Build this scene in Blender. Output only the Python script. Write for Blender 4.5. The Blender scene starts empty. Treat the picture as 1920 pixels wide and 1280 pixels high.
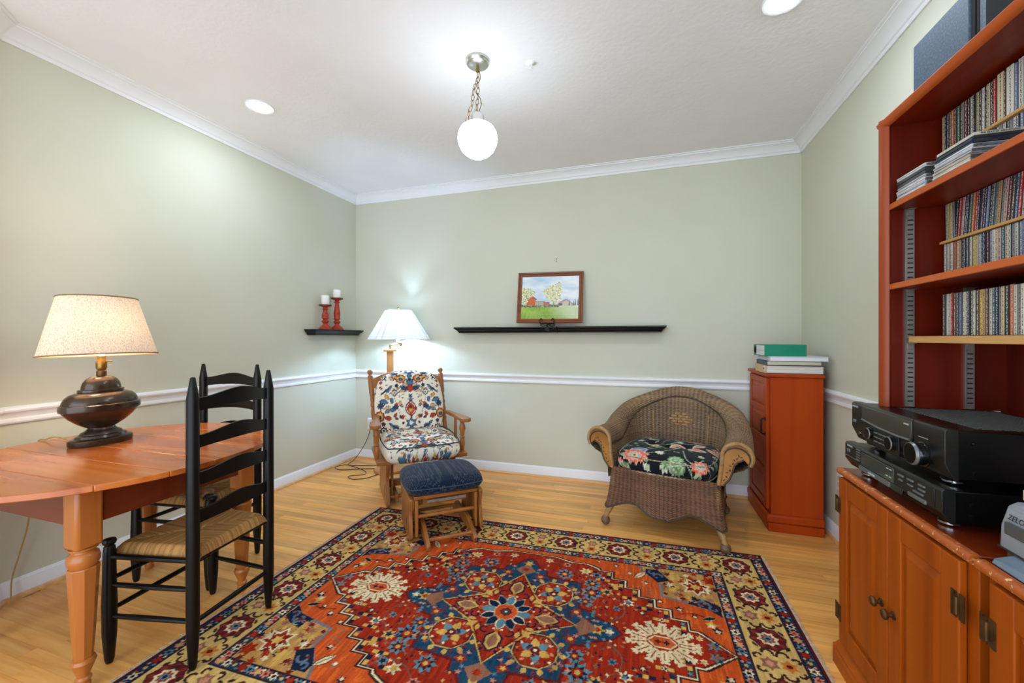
import bpy, bmesh, math, random
import numpy as np
from mathutils import Vector, Matrix

random.seed(7)
rng = np.random.default_rng(7)
R = math.radians
SC = bpy.context.scene
COL = SC.collection

# ------------------------------------------------------------------ camera
cam_d = bpy.data.cameras.new('camera')
cam = bpy.data.objects.new('camera', cam_d)
COL.objects.link(cam)
cam.location = (0, 0, 1.22)
cam.rotation_euler = (R(90), 0, R(17.65))
cam_d.sensor_width = 36.0
cam_d.lens = 773.0 / 1920.0 * 36.0
cam_d.shift_y = -5.5 / 1920.0
cam_d.clip_start = 0.05
SC.camera = cam

# ------------------------------------------------------------------ world, exposure
world = bpy.data.worlds.new('world')
SC.world = world
world.use_nodes = True
wb = world.node_tree.nodes['Background']
wb.inputs[0].default_value = (0.80, 0.92, 1.08, 1)
wb.inputs[1].default_value = 1.65
SC.view_settings.view_transform = 'Standard'
SC.view_settings.look = 'None'
SC.view_settings.gamma = 1.0
SC.view_settings.use_curve_mapping = False
SC.view_settings.exposure = 1.12
PENDANT_W = 8.5       # emission of the pendant globe
RECESS_W = 104.0        # emission of the recessed lights
TABLE_LAMP_W = 3.0    # bulb of the table lamp
FLOOR_LAMP_W = 7.0    # bulb of the floor lamp

# ------------------------------------------------------------------ helpers
def lin(c):
    return tuple(((v / 255.0) / 12.92) if v <= 10.3 else (((v / 255.0) + 0.055) / 1.055) ** 2.4 for v in c)

def rgba(c):
    l = lin(c)
    return (l[0], l[1], l[2], 1.0)

MATS = {}
def mat(name, c1, c2=None, rough=0.5, metal=0.0, stretch=(1, 1, 1), scale=6.0, detail=5.0, bump=0.0, bscale=60.0,
        coat=0.0, spec=0.5, rand=0.0, world_space=False, emit=None, emit_s=0.0, ramp=(0.35, 0.7), bstretch=(1, 1, 1),
        objcol=False, attr=None, distort=0.0, sheen=0.0):
    if name in MATS:
        return MATS[name]
    m = bpy.data.materials.new(name)
    m.use_nodes = True
    nt = m.node_tree
    N, L = nt.nodes, nt.links
    b = N['Principled BSDF']
    b.inputs['Roughness'].default_value = rough
    b.inputs['Metallic'].default_value = metal
    b.inputs['Specular IOR Level'].default_value = spec
    b.inputs['Coat Weight'].default_value = coat
    b.inputs['Coat Roughness'].default_value = 0.15
    if sheen:
        b.inputs['Sheen Weight'].default_value = sheen
    b.inputs['Base Color'].default_value = rgba(c1)
    if world_space:
        g = N.new('ShaderNodeNewGeometry'); src = g.outputs['Position']
    else:
        t = N.new('ShaderNodeTexCoord'); src = t.outputs['Object']
    oi = None
    if rand or objcol:
        oi = N.new('ShaderNodeObjectInfo')
    if rand:
        va = N.new('ShaderNodeVectorMath'); va.operation = 'ADD'
        vm = N.new('ShaderNodeVectorMath'); vm.operation = 'SCALE'
        cmb = N.new('ShaderNodeCombineXYZ')
        for i in range(3):
            L.new(oi.outputs['Random'], cmb.inputs[i])
        L.new(cmb.outputs[0], vm.inputs[0]); vm.inputs['Scale'].default_value = 37.0
        L.new(src, va.inputs[0]); L.new(vm.outputs[0], va.inputs[1])
        src = va.outputs[0]
    col_out = None
    if c2 is not None:
        mp = N.new('ShaderNodeMapping'); mp.inputs['Scale'].default_value = stretch
        L.new(src, mp.inputs['Vector'])
        nz = N.new('ShaderNodeTexNoise'); nz.inputs['Scale'].default_value = scale
        nz.inputs['Detail'].default_value = detail; nz.inputs['Distortion'].default_value = distort
        L.new(mp.outputs[0], nz.inputs['Vector'])
        rp = N.new('ShaderNodeValToRGB')
        rp.color_ramp.elements[0].position = ramp[0]; rp.color_ramp.elements[0].color = rgba(c1)
        rp.color_ramp.elements[1].position = ramp[1]; rp.color_ramp.elements[1].color = rgba(c2)
        L.new(nz.outputs['Fac'], rp.inputs['Fac'])
        col_out = rp.outputs['Color']
    if attr:
        at = N.new('ShaderNodeAttribute'); at.attribute_name = attr
        col_out = at.outputs['Color']
    if objcol:
        if col_out is not None:
            mx = N.new('ShaderNodeMix'); mx.data_type = 'RGBA'; mx.blend_type = 'MULTIPLY'
            mx.inputs[0].default_value = 1.0
            L.new(col_out, mx.inputs[6]); L.new(oi.outputs['Color'], mx.inputs[7])
            col_out = mx.outputs[2]
        else:
            col_out = oi.outputs['Color']
    if rand:
        hs = N.new('ShaderNodeHueSaturation')
        mr = N.new('ShaderNodeMapRange')
        mr.inputs['To Min'].default_value = 1.0 - rand; mr.inputs['To Max'].default_value = 1.0 + rand * 0.6
        L.new(oi.outputs['Random'], mr.inputs['Value']); L.new(mr.outputs[0], hs.inputs['Value'])
        if col_out is not None:
            L.new(col_out, hs.inputs['Color'])
        else:
            hs.inputs['Color'].default_value = rgba(c1)
        col_out = hs.outputs['Color']
    if col_out is not None:
        L.new(col_out, b.inputs['Base Color'])
    if bump:
        mp2 = N.new('ShaderNodeMapping'); mp2.inputs['Scale'].default_value = bstretch
        L.new(src, mp2.inputs['Vector'])
        n2 = N.new('ShaderNodeTexNoise'); n2.inputs['Scale'].default_value = bscale; n2.inputs['Detail'].default_value = 3
        L.new(mp2.outputs[0], n2.inputs['Vector'])
        bp = N.new('ShaderNodeBump'); bp.inputs['Strength'].default_value = bump; bp.inputs['Distance'].default_value = 0.004
        L.new(n2.outputs['Fac'], bp.inputs['Height']); L.new(bp.outputs[0], b.inputs['Normal'])
    if emit:
        b.inputs['Emission Color'].default_value = (*emit, 1); b.inputs['Emission Strength'].default_value = emit_s
    MATS[name] = m
    return m

def wood(name, c1, c2, axis='z', rough=0.35, coat=0.15, scale=9.0, rand=0.0, ws=False, spec=0.4):
    st = {'x': (0.06, 1, 1), 'y': (1, 0.06, 1), 'z': (1, 1, 0.06)}[axis]
    return mat(name, c1, c2, rough=rough, coat=coat, stretch=st, scale=scale, detail=6, rand=rand, world_space=ws,
               bump=0.05, bscale=scale * 6, bstretch=st, distort=1.2, spec=spec, ramp=(0.3, 0.72))

def shade_mat(name, c, trans=0.5):
    m = bpy.data.materials.new(name); m.use_nodes = True
    nt = m.node_tree; N, L = nt.nodes, nt.links
    N.remove(N['Principled BSDF']); out = N['Material Output']
    t = N.new('ShaderNodeTexCoord'); nz = N.new('ShaderNodeTexNoise'); mp = N.new('ShaderNodeMapping')
    mp.inputs['Scale'].default_value = (1, 1, 0.5)
    L.new(t.outputs['Object'], mp.inputs[0]); L.new(mp.outputs[0], nz.inputs[0])
    nz.inputs['Scale'].default_value = 260; nz.inputs['Detail'].default_value = 4
    rp = N.new('ShaderNodeValToRGB')
    dk = tuple(v * 0.80 for v in c)
    rp.color_ramp.elements[0].position = 0.3; rp.color_ramp.elements[0].color = rgba(dk)
    rp.color_ramp.elements[1].position = 0.55; rp.color_ramp.elements[1].color = rgba(c)
    L.new(nz.outputs['Fac'], rp.inputs[0])
    d = N.new('ShaderNodeBsdfDiffuse'); tr = N.new('ShaderNodeBsdfTranslucent'); mx = N.new('ShaderNodeMixShader')
    L.new(rp.outputs[0], d.inputs[0]); L.new(rp.outputs[0], tr.inputs[0])
    mx.inputs[0].default_value = trans
    L.new(d.outputs[0], mx.inputs[1]); L.new(tr.outputs[0], mx.inputs[2]); L.new(mx.outputs[0], out.inputs['Surface'])
    return m

def glow_mat(name, col, s):
    m = bpy.data.materials.new(name); m.use_nodes = True
    b = m.node_tree.nodes['Principled BSDF']
    b.inputs['Base Color'].default_value = (0.9, 0.9, 0.88, 1); b.inputs['Roughness'].default_value = 0.3
    b.inputs['Emission Color'].default_value = (*col, 1); b.inputs['Emission Strength'].default_value = s
    return m

class MB:
    def __init__(s, M=None):
        s.v = []; s.f = []; s.mi = []; s.c = None; s.M = M; s.cur = 0
    def add(s, vs, fs):
        o = len(s.v)
        if s.M is not None:
            vs = [s.M @ Vector(p) for p in vs]
        s.v.extend([tuple(p) for p in vs])
        s.f.extend([tuple(i + o for i in f) for f in fs])
        s.mi.extend([s.cur] * len(fs))
        return s
    def box(s, x0, x1, y0, y1, z0, z1):
        v = [(x, y, z) for x in (x0, x1) for y in (y0, y1) for z in (z0, z1)]
        return s.add(v, [(0, 1, 3, 2), (4, 6, 7, 5), (0, 4, 5, 1), (2, 3, 7, 6), (0, 2, 6, 4), (1, 5, 7, 3)])
    def cbox(s, cx, cy, cz, sx, sy, sz):
        return s.box(cx - sx / 2, cx + sx / 2, cy - sy / 2, cy + sy / 2, cz - sz / 2, cz + sz / 2)
    def lathe(s, prof, n=24, cx=0, cy=0, sx=1, sy=1, z0=0, phase=0):
        vs = []; fs = []
        m = len(prof)
        for r, z in prof:
            for k in range(n):
                a = 2 * math.pi * k / n + phase
                vs.append((cx + r * sx * math.cos(a), cy + r * sy * math.sin(a), z0 + z))
        for i in range(m - 1):
            for k in range(n):
                k2 = (k + 1) % n
                fs.append((i * n + k, i * n + k2, (i + 1) * n + k2, (i + 1) * n + k))
        if prof[0][0] > 1e-6: fs.append(tuple(reversed(range(n))))
        if prof[-1][0] > 1e-6: fs.append(tuple((m - 1) * n + k for k in range(n)))
        return s.add(vs, fs)
    def tube(s, pts, r, n=8, closed=False, cap=True):
        P = [Vector(p) for p in pts]; m = len(P)
        rr = r if isinstance(r, (list, tuple)) else [r] * m
        vs = []; fs = []
        up = None
        for i, p in enumerate(P):
            if closed:
                t = (P[(i + 1) % m] - P[i - 1])
            else:
                t = P[min(i + 1, m - 1)] - P[max(i - 1, 0)]
            t.normalize()
            if up is None:
                up = Vector((0, 0, 1)) if abs(t.z) < 0.9 else Vector((1, 0, 0))
            a = t.cross(up)
            if a.length < 1e-5: a = t.cross(Vector((0.3, 1, 0.2)))
            a.normalize(); b = a.cross(t); b.normalize(); up = b
            for k in range(n):
                an = 2 * math.pi * k / n
                q = p + a * (math.cos(an) * rr[i]) + b * (math.sin(an) * rr[i])
                vs.append(q)
        mm = m if closed else m - 1
        for i in range(mm):
            j = (i + 1) % m
            for k in range(n):
                k2 = (k + 1) % n
                fs.append((i * n + k, j * n + k, j * n + k2, i * n + k2))
        if not closed and cap:
            fs.append(tuple(range(n))); fs.append(tuple(reversed([(m - 1) * n + k for k in range(n)])))
        return s.add(vs, fs)
    def prism(s, poly, a0, a1, axes='xyz'):
        # poly in the first two axes, extruded along the third
        n = len(poly); vs = []
        ix = ['xyz'.index(c) for c in axes]
        for a in (a0, a1):
            for p in poly:
                q = [0, 0, 0]; q[ix[0]] = p[0]; q[ix[1]] = p[1]; q[ix[2]] = a
                vs.append(tuple(q))
        fs = [tuple(reversed(range(n))), tuple(range(n, 2 * n))]
        for i in range(n):
            j = (i + 1) % n
            fs.append((i, j, n + j, n + i))
        return s.add(vs, fs)
    def grid(s, P, closeu=False, closev=False):
        P = np.asarray(P); nu, nv = P.shape[:2]
        vs = P.reshape(-1, 3).tolist(); fs = []
        for i in range(nu if closeu else nu - 1):
            i2 = (i + 1) % nu
            for j in range(nv if closev else nv - 1):
                j2 = (j + 1) % nv
                fs.append((i * nv + j, i2 * nv + j, i2 * nv + j2, i * nv + j2))
        return s.add(vs, fs)

def obj(name, mb, material, parent=None, loc=None, bevel=0.0, smooth=35, colors=None, fixn=True):
    me = bpy.data.meshes.new(name)
    me.from_pydata(mb.v, [], mb.f)
    mm = material if isinstance(material, (list, tuple)) else [material]
    for m in mm: me.materials.append(m)
    if len(mm) > 1:
        me.polygons.foreach_set('material_index', mb.mi)
    if fixn:
        bm = bmesh.new(); bm.from_mesh(me)
        bmesh.ops.recalc_face_normals(bm, faces=bm.faces)
        bm.to_mesh(me); bm.free()
    if colors is not None:
        ca = me.color_attributes.new('col', 'FLOAT_COLOR', 'POINT')
        a = np.ones((len(me.vertices), 4), dtype=np.float32); a[:, :3] = colors
        ca.data.foreach_set('color', a.ravel())
    if smooth:
        me.polygons.foreach_set('use_smooth', [True] * len(me.polygons))
        me.set_sharp_from_angle(angle=R(smooth))
    me.update()
    o = bpy.data.objects.new(name, me)
    COL.objects.link(o)
    if parent is not None: o.parent = parent
    if loc is not None: o.location = loc
    if bevel:
        b = o.modifiers.new('bevel', 'BEVEL'); b.width = bevel; b.segments = 2
        b.limit_method = 'ANGLE'; b.angle_limit = R(40)
    return o

def tag(o, label, cat, group=None):
    o['label'] = label; o['category'] = cat
    if group: o['group'] = group
    return o

def thing(name, label, cat, loc=(0, 0, 0), rz=0.0, group=None):
    o = bpy.data.objects.new(name, None); COL.objects.link(o)
    o.empty_display_size = 0.1
    o.location = loc; o.rotation_euler = (0, 0, rz)
    return tag(o, label, cat, group)

def struct(name, mb, m, bevel=0, smooth=35):
    o = obj(name, mb, m, bevel=bevel, smooth=smooth); o['kind'] = 'structure'
    return o

def copy_tree(o, parent=None):
    c = o.copy(); COL.objects.link(c)
    if parent is not None: c.parent = parent
    for ch in list(o.children): copy_tree(ch, c)
    return c

def text_mesh(name, body, size, m, parent, M, depth=0.0004):
    cu = bpy.data.curves.new('text', 'FONT'); cu.body = body; cu.size = size; cu.extrude = depth
    cu.align_x = 'LEFT'; cu.resolution_u = 2
    to = bpy.data.objects.new('text', cu); COL.objects.link(to)
    bpy.context.view_layer.update()
    me = bpy.data.meshes.new_from_object(to.evaluated_get(bpy.context.evaluated_depsgraph_get()))
    bpy.data.objects.remove(to); bpy.data.curves.remove(cu)
    me.transform(M); me.materials.clear(); me.materials.append(m); me.name = name
    o = bpy.data.objects.new(name, me); COL.objects.link(o)
    if parent is not None: o.parent = parent
    return o

def spline(pts, n=8, closed=False):
    # Catmull-Rom through the given points
    P = [np.array(p, float) for p in pts]; m = len(P); out = []
    rngi = range(m) if closed else range(m - 1)
    for i in rngi:
        if closed:
            p0, p1, p2, p3 = P[i - 1], P[i], P[(i + 1) % m], P[(i + 2) % m]
        else:
            p0, p1, p2, p3 = P[max(i - 1, 0)], P[i], P[i + 1], P[min(i + 2, m - 1)]
        for k in range(n):
            t = k / n
            out.append(tuple(0.5 * ((2 * p1) + (-p0 + p2) * t + (2 * p0 - 5 * p1 + 4 * p2 - p3) * t * t + (-p0 + 3 * p1 - 3 * p2 + p3) * t ** 3)))
    if not closed: out.append(tuple(P[-1]))
    return out

def ordinal(n):
    return f"{n}{'th' if 10 <= n % 100 <= 20 else {1: 'st', 2: 'nd', 3: 'rd'}.get(n % 10, 'th')}"

class Canvas:
    """woven / printed colour field in metres, origin at the centre; filled with polygons"""
    def __init__(s, w, h, step, col):
        s.w, s.h, s.step = w, h, step
        s.nx = int(round(w / step)) + 1; s.ny = int(round(h / step)) + 1
        s.a = np.zeros((s.ny, s.nx, 3), np.float32); s.a[:] = lin(col)
        s.xs = np.linspace(-w / 2, w / 2, s.nx); s.ys = np.linspace(-h / 2, h / 2, s.ny)
        s.T = [np.array([[1, 0, 0], [0, 1, 0]], float)]
    def _fill(s, p, c):
        x0, y0 = p.min(0); x1, y1 = p.max(0)
        i0 = np.searchsorted(s.xs, x0); i1 = np.searchsorted(s.xs, x1, 'right')
        j0 = np.searchsorted(s.ys, y0); j1 = np.searchsorted(s.ys, y1, 'right')
        if i0 >= i1 or j0 >= j1: return
        X, Yg = np.meshgrid(s.xs[i0:i1], s.ys[j0:j1])
        ins = np.zeros(X.shape, bool)
        q = np.roll(p, -1, 0)
        for (ax, ay), (bx, by) in zip(p, q):
            if ay == by: continue
            cond = ((ay > Yg) != (by > Yg)) & (X < (bx - ax) * (Yg - ay) / (by - ay) + ax)
            ins ^= cond
        s.a[j0:j1, i0:i1][ins] = c
    def poly(s, pts, col):
        p = np.array(pts, float); c = lin(col)
        for T in s.T:
            s._fill(p @ T[:, :2].T + T[:, 2], c)
    def ell(s, x, y, rx, ry, col, rot=0, n=18):
        a = np.linspace(0, 2 * math.pi, n, endpoint=False); cr, sr = math.cos(rot), math.sin(rot)
        ex, ey = rx * np.cos(a), ry * np.sin(a)
        s.poly(np.stack([x + ex * cr - ey * sr, y + ex * sr + ey * cr], 1), col)
    def star(s, x, y, r, ri, k, col, rot=0):
        a = np.arange(2 * k) * math.pi / k + rot
        rr = np.where(np.arange(2 * k) % 2 == 0, r, ri)
        s.poly(np.stack([x + rr * np.cos(a), y + rr * np.sin(a)], 1), col)
    def line(s, pts, w, col, closed=False):
        P = [np.array(p, float) for p in pts]
        if closed: P.append(P[0])
        for a, b in zip(P[:-1], P[1:]):
            d = b - a; l = np.hypot(*d)
            if l < 1e-9: continue
            d = d / l; n = np.array([-d[1], d[0]]) * w / 2; e = d * w * 0.3
            s.poly([a + n - e, b + n + e, b - n + e, a - n - e], col)
    def leaf(s, x, y, l, w, ang, col, out=None):
        t = np.linspace(0, 1, 8)
        def pl(l, w, o):
            up = np.stack([o + t * l, w / 2 * np.sin(math.pi * t) ** 0.8], 1); dn = up[::-1] * [1, -1]
            p = np.concatenate([up, dn]); c, sn = math.cos(ang), math.sin(ang)
            return np.stack([x + p[:, 0] * c - p[:, 1] * sn, y + p[:, 0] * sn + p[:, 1] * c], 1)
        if out is not None: s.poly(pl(l + w * 0.16, w * 1.35, -w * 0.08), out)
        s.poly(pl(l, w, 0), col)
    def curl(s, x, y, r, a0, a1, w, col, shrink=0.5, n=9):
        t = np.linspace(0, 1, n); a = a0 + (a1 - a0) * t; rr = r * (1 - (1 - shrink) * t)
        s.line(np.stack([x + rr * np.cos(a), y + rr * np.sin(a)], 1), w, col)
    def sample(s, x, y):
        i = np.clip(np.round((np.asarray(x) + s.w / 2) / s.step).astype(int), 0, s.nx - 1)
        j = np.clip(np.round((np.asarray(y) + s.h / 2) / s.step).astype(int), 0, s.ny - 1)
        return s.a[j, i]

def mirror4():
    return [np.array([[sx, 0, 0], [0, sy, 0]], float) for sx in (1, -1) for sy in (1, -1)]
def mirror2():
    return [np.array([[sx, 0, 0], [0, 1, 0]], float) for sx in (1, -1)]
ID1 = [np.array([[1, 0, 0], [0, 1, 0]], float)]

# ------------------------------------------------------------------ materials
M_wall = mat('wall_paint', (205, 204, 183), (209, 208, 188), rough=0.75, scale=2.0, bump=0.02, bscale=220, spec=0.25)
M_ceil = mat('ceiling_paint', (240, 240, 240), (244, 244, 244), rough=0.9, scale=3, bump=0.35, bscale=38, spec=0.2)
M_white = mat('white_trim', (236, 236, 236), rough=0.38, spec=0.4)
M_plank = wood('oak_plank', (250, 190, 106), (224, 148, 68), 'x', rough=0.34, coat=0.12, scale=26, rand=0.2, ws=True)
M_subfloor = wood('oak_floor', (205, 160, 105), (170, 120, 72), 'x', rough=0.4, scale=20, ws=True)
M_shoe = wood('oak_shoe', (226, 178, 120), (200, 145, 90), 'x', rough=0.35, scale=14, ws=True)
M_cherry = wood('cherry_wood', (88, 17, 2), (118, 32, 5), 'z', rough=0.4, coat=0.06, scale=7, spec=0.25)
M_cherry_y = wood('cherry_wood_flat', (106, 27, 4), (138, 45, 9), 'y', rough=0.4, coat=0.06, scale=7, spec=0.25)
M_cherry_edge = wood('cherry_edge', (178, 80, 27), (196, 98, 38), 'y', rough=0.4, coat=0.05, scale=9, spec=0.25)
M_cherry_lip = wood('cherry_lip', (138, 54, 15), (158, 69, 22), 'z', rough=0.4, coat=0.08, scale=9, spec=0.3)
M_pinecab = wood('stained_pine', (178, 86, 14), (142, 61, 6), 'z', rough=0.42, coat=0.02, scale=8, spec=0.15)
M_pinetop = wood('stained_pine_top', (122, 42, 10), (98, 30, 6), 'y', rough=0.25, coat=0.2, scale=8)
M_pine = wood('pale_pine', (222, 178, 112), (196, 146, 84), 'y', rough=0.5, coat=0.0, scale=12)
M_cornercab = wood('red_stained_pine', (184, 72, 16), (154, 52, 8), 'z', rough=0.42, coat=0.02, scale=6, spec=0.15)
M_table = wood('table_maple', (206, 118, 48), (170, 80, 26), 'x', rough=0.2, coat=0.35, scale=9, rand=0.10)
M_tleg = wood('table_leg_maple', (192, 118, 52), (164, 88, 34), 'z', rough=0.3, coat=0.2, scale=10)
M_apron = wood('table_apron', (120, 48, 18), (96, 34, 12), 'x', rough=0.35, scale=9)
M_oak = wood('glider_oak', (168, 106, 48), (136, 78, 30), 'z', rough=0.35, coat=0.15, scale=10)
M_oak_y = wood('glider_oak_flat', (168, 106, 48), (136, 78, 30), 'y', rough=0.35, coat=0.15, scale=10)
M_lampwood = wood('lamp_oak', (210, 150, 90), (188, 124, 66), 'z', rough=0.4, scale=9)
M_black = mat('black_lacquer', (4, 4, 4), (8, 8, 7), rough=0.36, scale=30, spec=0.3)
M_blackp = mat('black_plastic', (6, 6, 6), rough=0.3, spec=0.3)
M_gloss = mat('gloss_black', (12, 12, 12), rough=0.12, spec=0.6)
M_panel = mat('receiver_panel', (26, 26, 23), (33, 33, 29), rough=0.3, scale=80, metal=0.3)
M_window = mat('display_window', (62, 62, 54), rough=0.12, spec=0.8)  # dark window with its reflected glare put into the base colour
M_btn = mat('receiver_button', (112, 114, 112), rough=0.35, metal=0.4)
M_print = mat('pale_print', (176, 178, 174), rough=0.5)
M_iron = mat('wrought_iron', (18, 18, 18), rough=0.5, metal=0.6)
M_brass = mat('aged_brass', (150, 122, 66), (120, 92, 44), rough=0.35, metal=0.9, scale=30)
M_antique = mat('antique_brass', (112, 84, 50), (80, 58, 34), rough=0.45, metal=0.8, scale=40)
M_nickel = mat('brushed_nickel', (196, 194, 184), rough=0.3, metal=0.9)
M_chrome = mat('chrome', (220, 220, 216), rough=0.15, metal=1.0)
M_steel = mat('zinc_steel', (150, 146, 136), (170, 166, 156), rough=0.45, metal=0.7, scale=60)
M_bronze = mat('lamp_bronze', (60, 46, 34), (74, 57, 42), rough=0.25, metal=0.55, scale=12, coat=0.3)
M_cord = mat('beige_cord', (176, 146, 86), rough=0.5)
M_bcord = mat('black_cord', (40, 38, 38), rough=0.5)
M_attr_fab = mat('printed_fabric', (200, 200, 200), attr='col', rough=0.9, bump=0.12, bscale=420, spec=0.15, sheen=0.1)
M_attr_rug = mat('rug_pile', (200, 200, 200), attr='col', rough=0.95, bump=0.35, bscale=330, spec=0.08)
M_attr_rush = mat('rush_seat', (200, 200, 200), attr='col', rough=0.7, bump=0.1, bscale=200, spec=0.25)
M_attr_wick = mat('wicker', (200, 200, 200), attr='col', rough=0.45, bump=0.08, bscale=200, spec=0.4)
M_attr_paint = mat('painted_canvas', (200, 200, 200), attr='col', rough=0.45, bump=0.06, bscale=300, spec=0.4)
M_fringe = mat('rug_fringe', (205, 188, 158), (180, 150, 118), rough=0.9, scale=50)
M_piping = mat('dark_piping', (44, 44, 52), (90, 82, 76), rough=0.85, scale=40)
M_pipingc = mat('striped_piping', (208, 190, 160), (40, 40, 44), rough=0.85, scale=55)
M_ocher = mat('ocher_board', (176, 120, 44), (146, 92, 30), rough=0.5, scale=9)
M_darkbraid = mat('dark_cane', (56, 44, 32), (84, 64, 44), rough=0.5, scale=60)
M_tancane = mat('tan_cane', (176, 136, 84), (140, 102, 58), rough=0.45, scale=40)
M_candle = mat('white_wax', (240, 236, 228), rough=0.5, spec=0.4)
M_redwood = mat('red_distressed_paint', (172, 52, 26), (96, 30, 20), rough=0.5, scale=38, ramp=(0.5, 0.72), bump=0.08, bscale=90)
M_frame = wood('picture_frame_wood', (140, 82, 48), (104, 54, 30), 'x', rough=0.4, coat=0.15, scale=14)
M_speaker = mat('blue_grey_vinyl', (62, 78, 94), (92, 112, 130), rough=0.6, scale=160, detail=3, ramp=(0.45, 0.75), bump=0.1, bscale=200)
M_grille = mat('speaker_grille', (10, 10, 11), rough=0.9)
M_grey = mat('grey_plastic', (142, 146, 150), rough=0.4)
M_bone = mat('bone_plastic', (206, 196, 176), rough=0.4)
M_screen = mat('grey_screen', (70, 74, 74), rough=0.2)
M_paper = mat('paper_block', (226, 222, 212), (204, 198, 188), rough=0.8, stretch=(0.2, 0.2, 30), scale=20)
M_worn = mat('worn_edge', (172, 84, 26), (232, 182, 112), rough=0.4, scale=95, ramp=(0.60, 0.66), stretch=(1, 0.55, 1), coat=0.1)

# ================================================================== the room
XL, XR, YB, ZC = -2.819, 1.117, 3.557, 2.675
Y0 = -1.3                       # room left open behind the camera to let world light in as fill
DX, DY = -2.642, 0.913          # end of the short diagonal wall by the table
fl = MB(); fl.box(XL - 0.2, XR + 0.2, Y0, YB + 0.1, -0.08, -0.012)
floor = struct('floor', fl, M_subfloor)
# oak strips, one object each
unit = MB(); unit.box(0, 1, 0, 1, -0.0118, 0)
plank_proto = obj('plank', unit, M_plank, floor, smooth=0)
pme = plank_proto.data
bpy.data.objects.remove(plank_proto)
pw = 0.0572
rows = int((YB - 0.70) / pw) + 1
for r in range(rows):
    y1 = YB - r * pw; y0 = y1 - pw
    x = XL - random.uniform(0, 0.7)
    while x < XR:
        L_ = random.choice((0.55, 0.75, 0.95, 1.2, 1.4))
        a, b = max(x, XL), min(x + L_, XR)
        if XR - b < 0.2: b = XR
        if b - a > 0.05:
            p = bpy.data.objects.new('plank', pme); COL.objects.link(p); p.parent = floor
            p.location = (a + 0.0004, y0 + 0.0004, 0); p.scale = (b - a - 0.0008, pw - 0.0008, 1)
        x = b if b == XR else x + L_
fb = MB(); fb.box(XL - 0.2, XR + 0.2, Y0, YB - rows * pw - 0.0004, -0.0118, 0)
obj('plank_field', fb, M_subfloor, floor, smooth=0)

struct('ceiling', MB().box(XL - 0.2, XR + 0.2, Y0, YB + 0.1, ZC, ZC + 0.1), M_ceil)
struct('wall_back', MB().box(XL - 0.1, XR + 0.1, YB, YB + 0.1, -0.0, ZC), M_wall)
struct('wall_right', MB().box(XR, XR + 0.1, Y0, YB, 0, ZC), M_wall)
struct('wall_left', MB().box(XL - 0.1, XL, 1.09, YB, 0, ZC), M_wall)
struct('wall_diagonal', MB().prism([(XL, 1.09), (DX, DY), (DX - 0.1, DY - 0.02), (XL - 0.1, 1.05)], 0, ZC), M_wall)
struct('wall_front', MB().box(DX - 0.1, DX, Y0, DY, 0, ZC), M_wall)

def run(name, prof, p0, p1, m, parent=None, bevel=0):
    """moulding: profile (offset from wall, z) along the wall from p0 to p1; the room lies left of p0->p1"""
    a = Vector((p0[0], p0[1], 0)); b = Vector((p1[0], p1[1], 0)); t = (b - a).normalized(); n = Vector((-t.y, t.x, 0))
    k = len(prof)
    vs = [q + n * o + Vector((0, 0, z)) for q in (a, b) for o, z in prof]
    fs = [tuple(range(k)), tuple(range(k, 2 * k))] + [(i, (i + 1) % k, k + (i + 1) % k, k + i) for i in range(k)]
    mb = MB(); mb.add(vs, fs)
    o = obj(name, mb, m, parent, smooth=28, bevel=bevel)
    if parent is None: o['kind'] = 'structure'
    return o
zc = ZC
crown = [(0, zc), (0, zc - 0.082), (0.008, zc - 0.082), (0.012, zc - 0.074), (0.012, zc - 0.066), (0.02, zc - 0.06), (0.024, zc - 0.05),
         (0.034, zc - 0.036), (0.048, zc - 0.024), (0.058, zc - 0.018), (0.066, zc - 0.016), (0.066, zc - 0.009), (0.078, zc - 0.006), (0.078, zc)]
rail = [(0, 0.822), (0.009, 0.822), (0.013, 0.83), (0.012, 0.842), (0.007, 0.848), (0.009, 0.862), (0.016, 0.873), (0.022, 0.878), (0.024, 0.886), (0.02, 0.896), (0.01, 0.9), (0, 0.902)]
base = [(0, 0), (0.013, 0), (0.013, 0.068), (0.010, 0.074), (0.010, 0.079), (0.006, 0.085), (0.004, 0.092), (0, 0.092)]
shoe = [(0.013, 0), (0.030, 0), (0.029, 0.007), (0.026, 0.013), (0.02, 0.018), (0.013, 0.019)]
segs = [('left', (XL, YB), (XL, 1.09)), ('back', (XR, YB), (XL, YB)), ('right', (XR, Y0), (XR, YB)), ('diagonal', (XL, 1.09), (DX, DY)), ('front', (DX, DY), (DX, Y0))]
for i, (side, a, b) in enumerate(segs):
    run(f'trim_{i + 1}', crown, a, b, M_white)
    run(f'trim_{i + 6}', rail, a, b, M_white)
    bb = run(f'baseboard_{side}', base, a, b, M_white)
    run('shoe_moulding', shoe, a, b, M_shoe, bb)

# ================================================================== ceiling lights
M_globe = glow_mat('opal_globe_lit', (0.80, 0.92, 1.06), PENDANT_W)
M_lens = glow_mat('recessed_lens_lit', (0.78, 0.93, 1.12), RECESS_W)
def recessed(x, y, label):
    t = thing('recessed_light', label, 'light', (x, y, ZC - 0.003), 0, 'recessed ceiling lights')
    obj('trim_ring', MB().lathe([(0.058, 0.0025), (0.062, -0.004), (0.078, -0.004), (0.082, 0.0025)], 40), M_white, t)
    obj('lens', MB().lathe([(0.058, 0.002), (0.05, -0.006), (0.03, -0.010), (0.0, -0.011)], 40), M_lens, t)
recessed(-2.291, 1.985, 'round white recessed ceiling light near the left wall')
recessed(0.573, 2.042, 'round white recessed ceiling light near the bookcase side')

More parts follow.
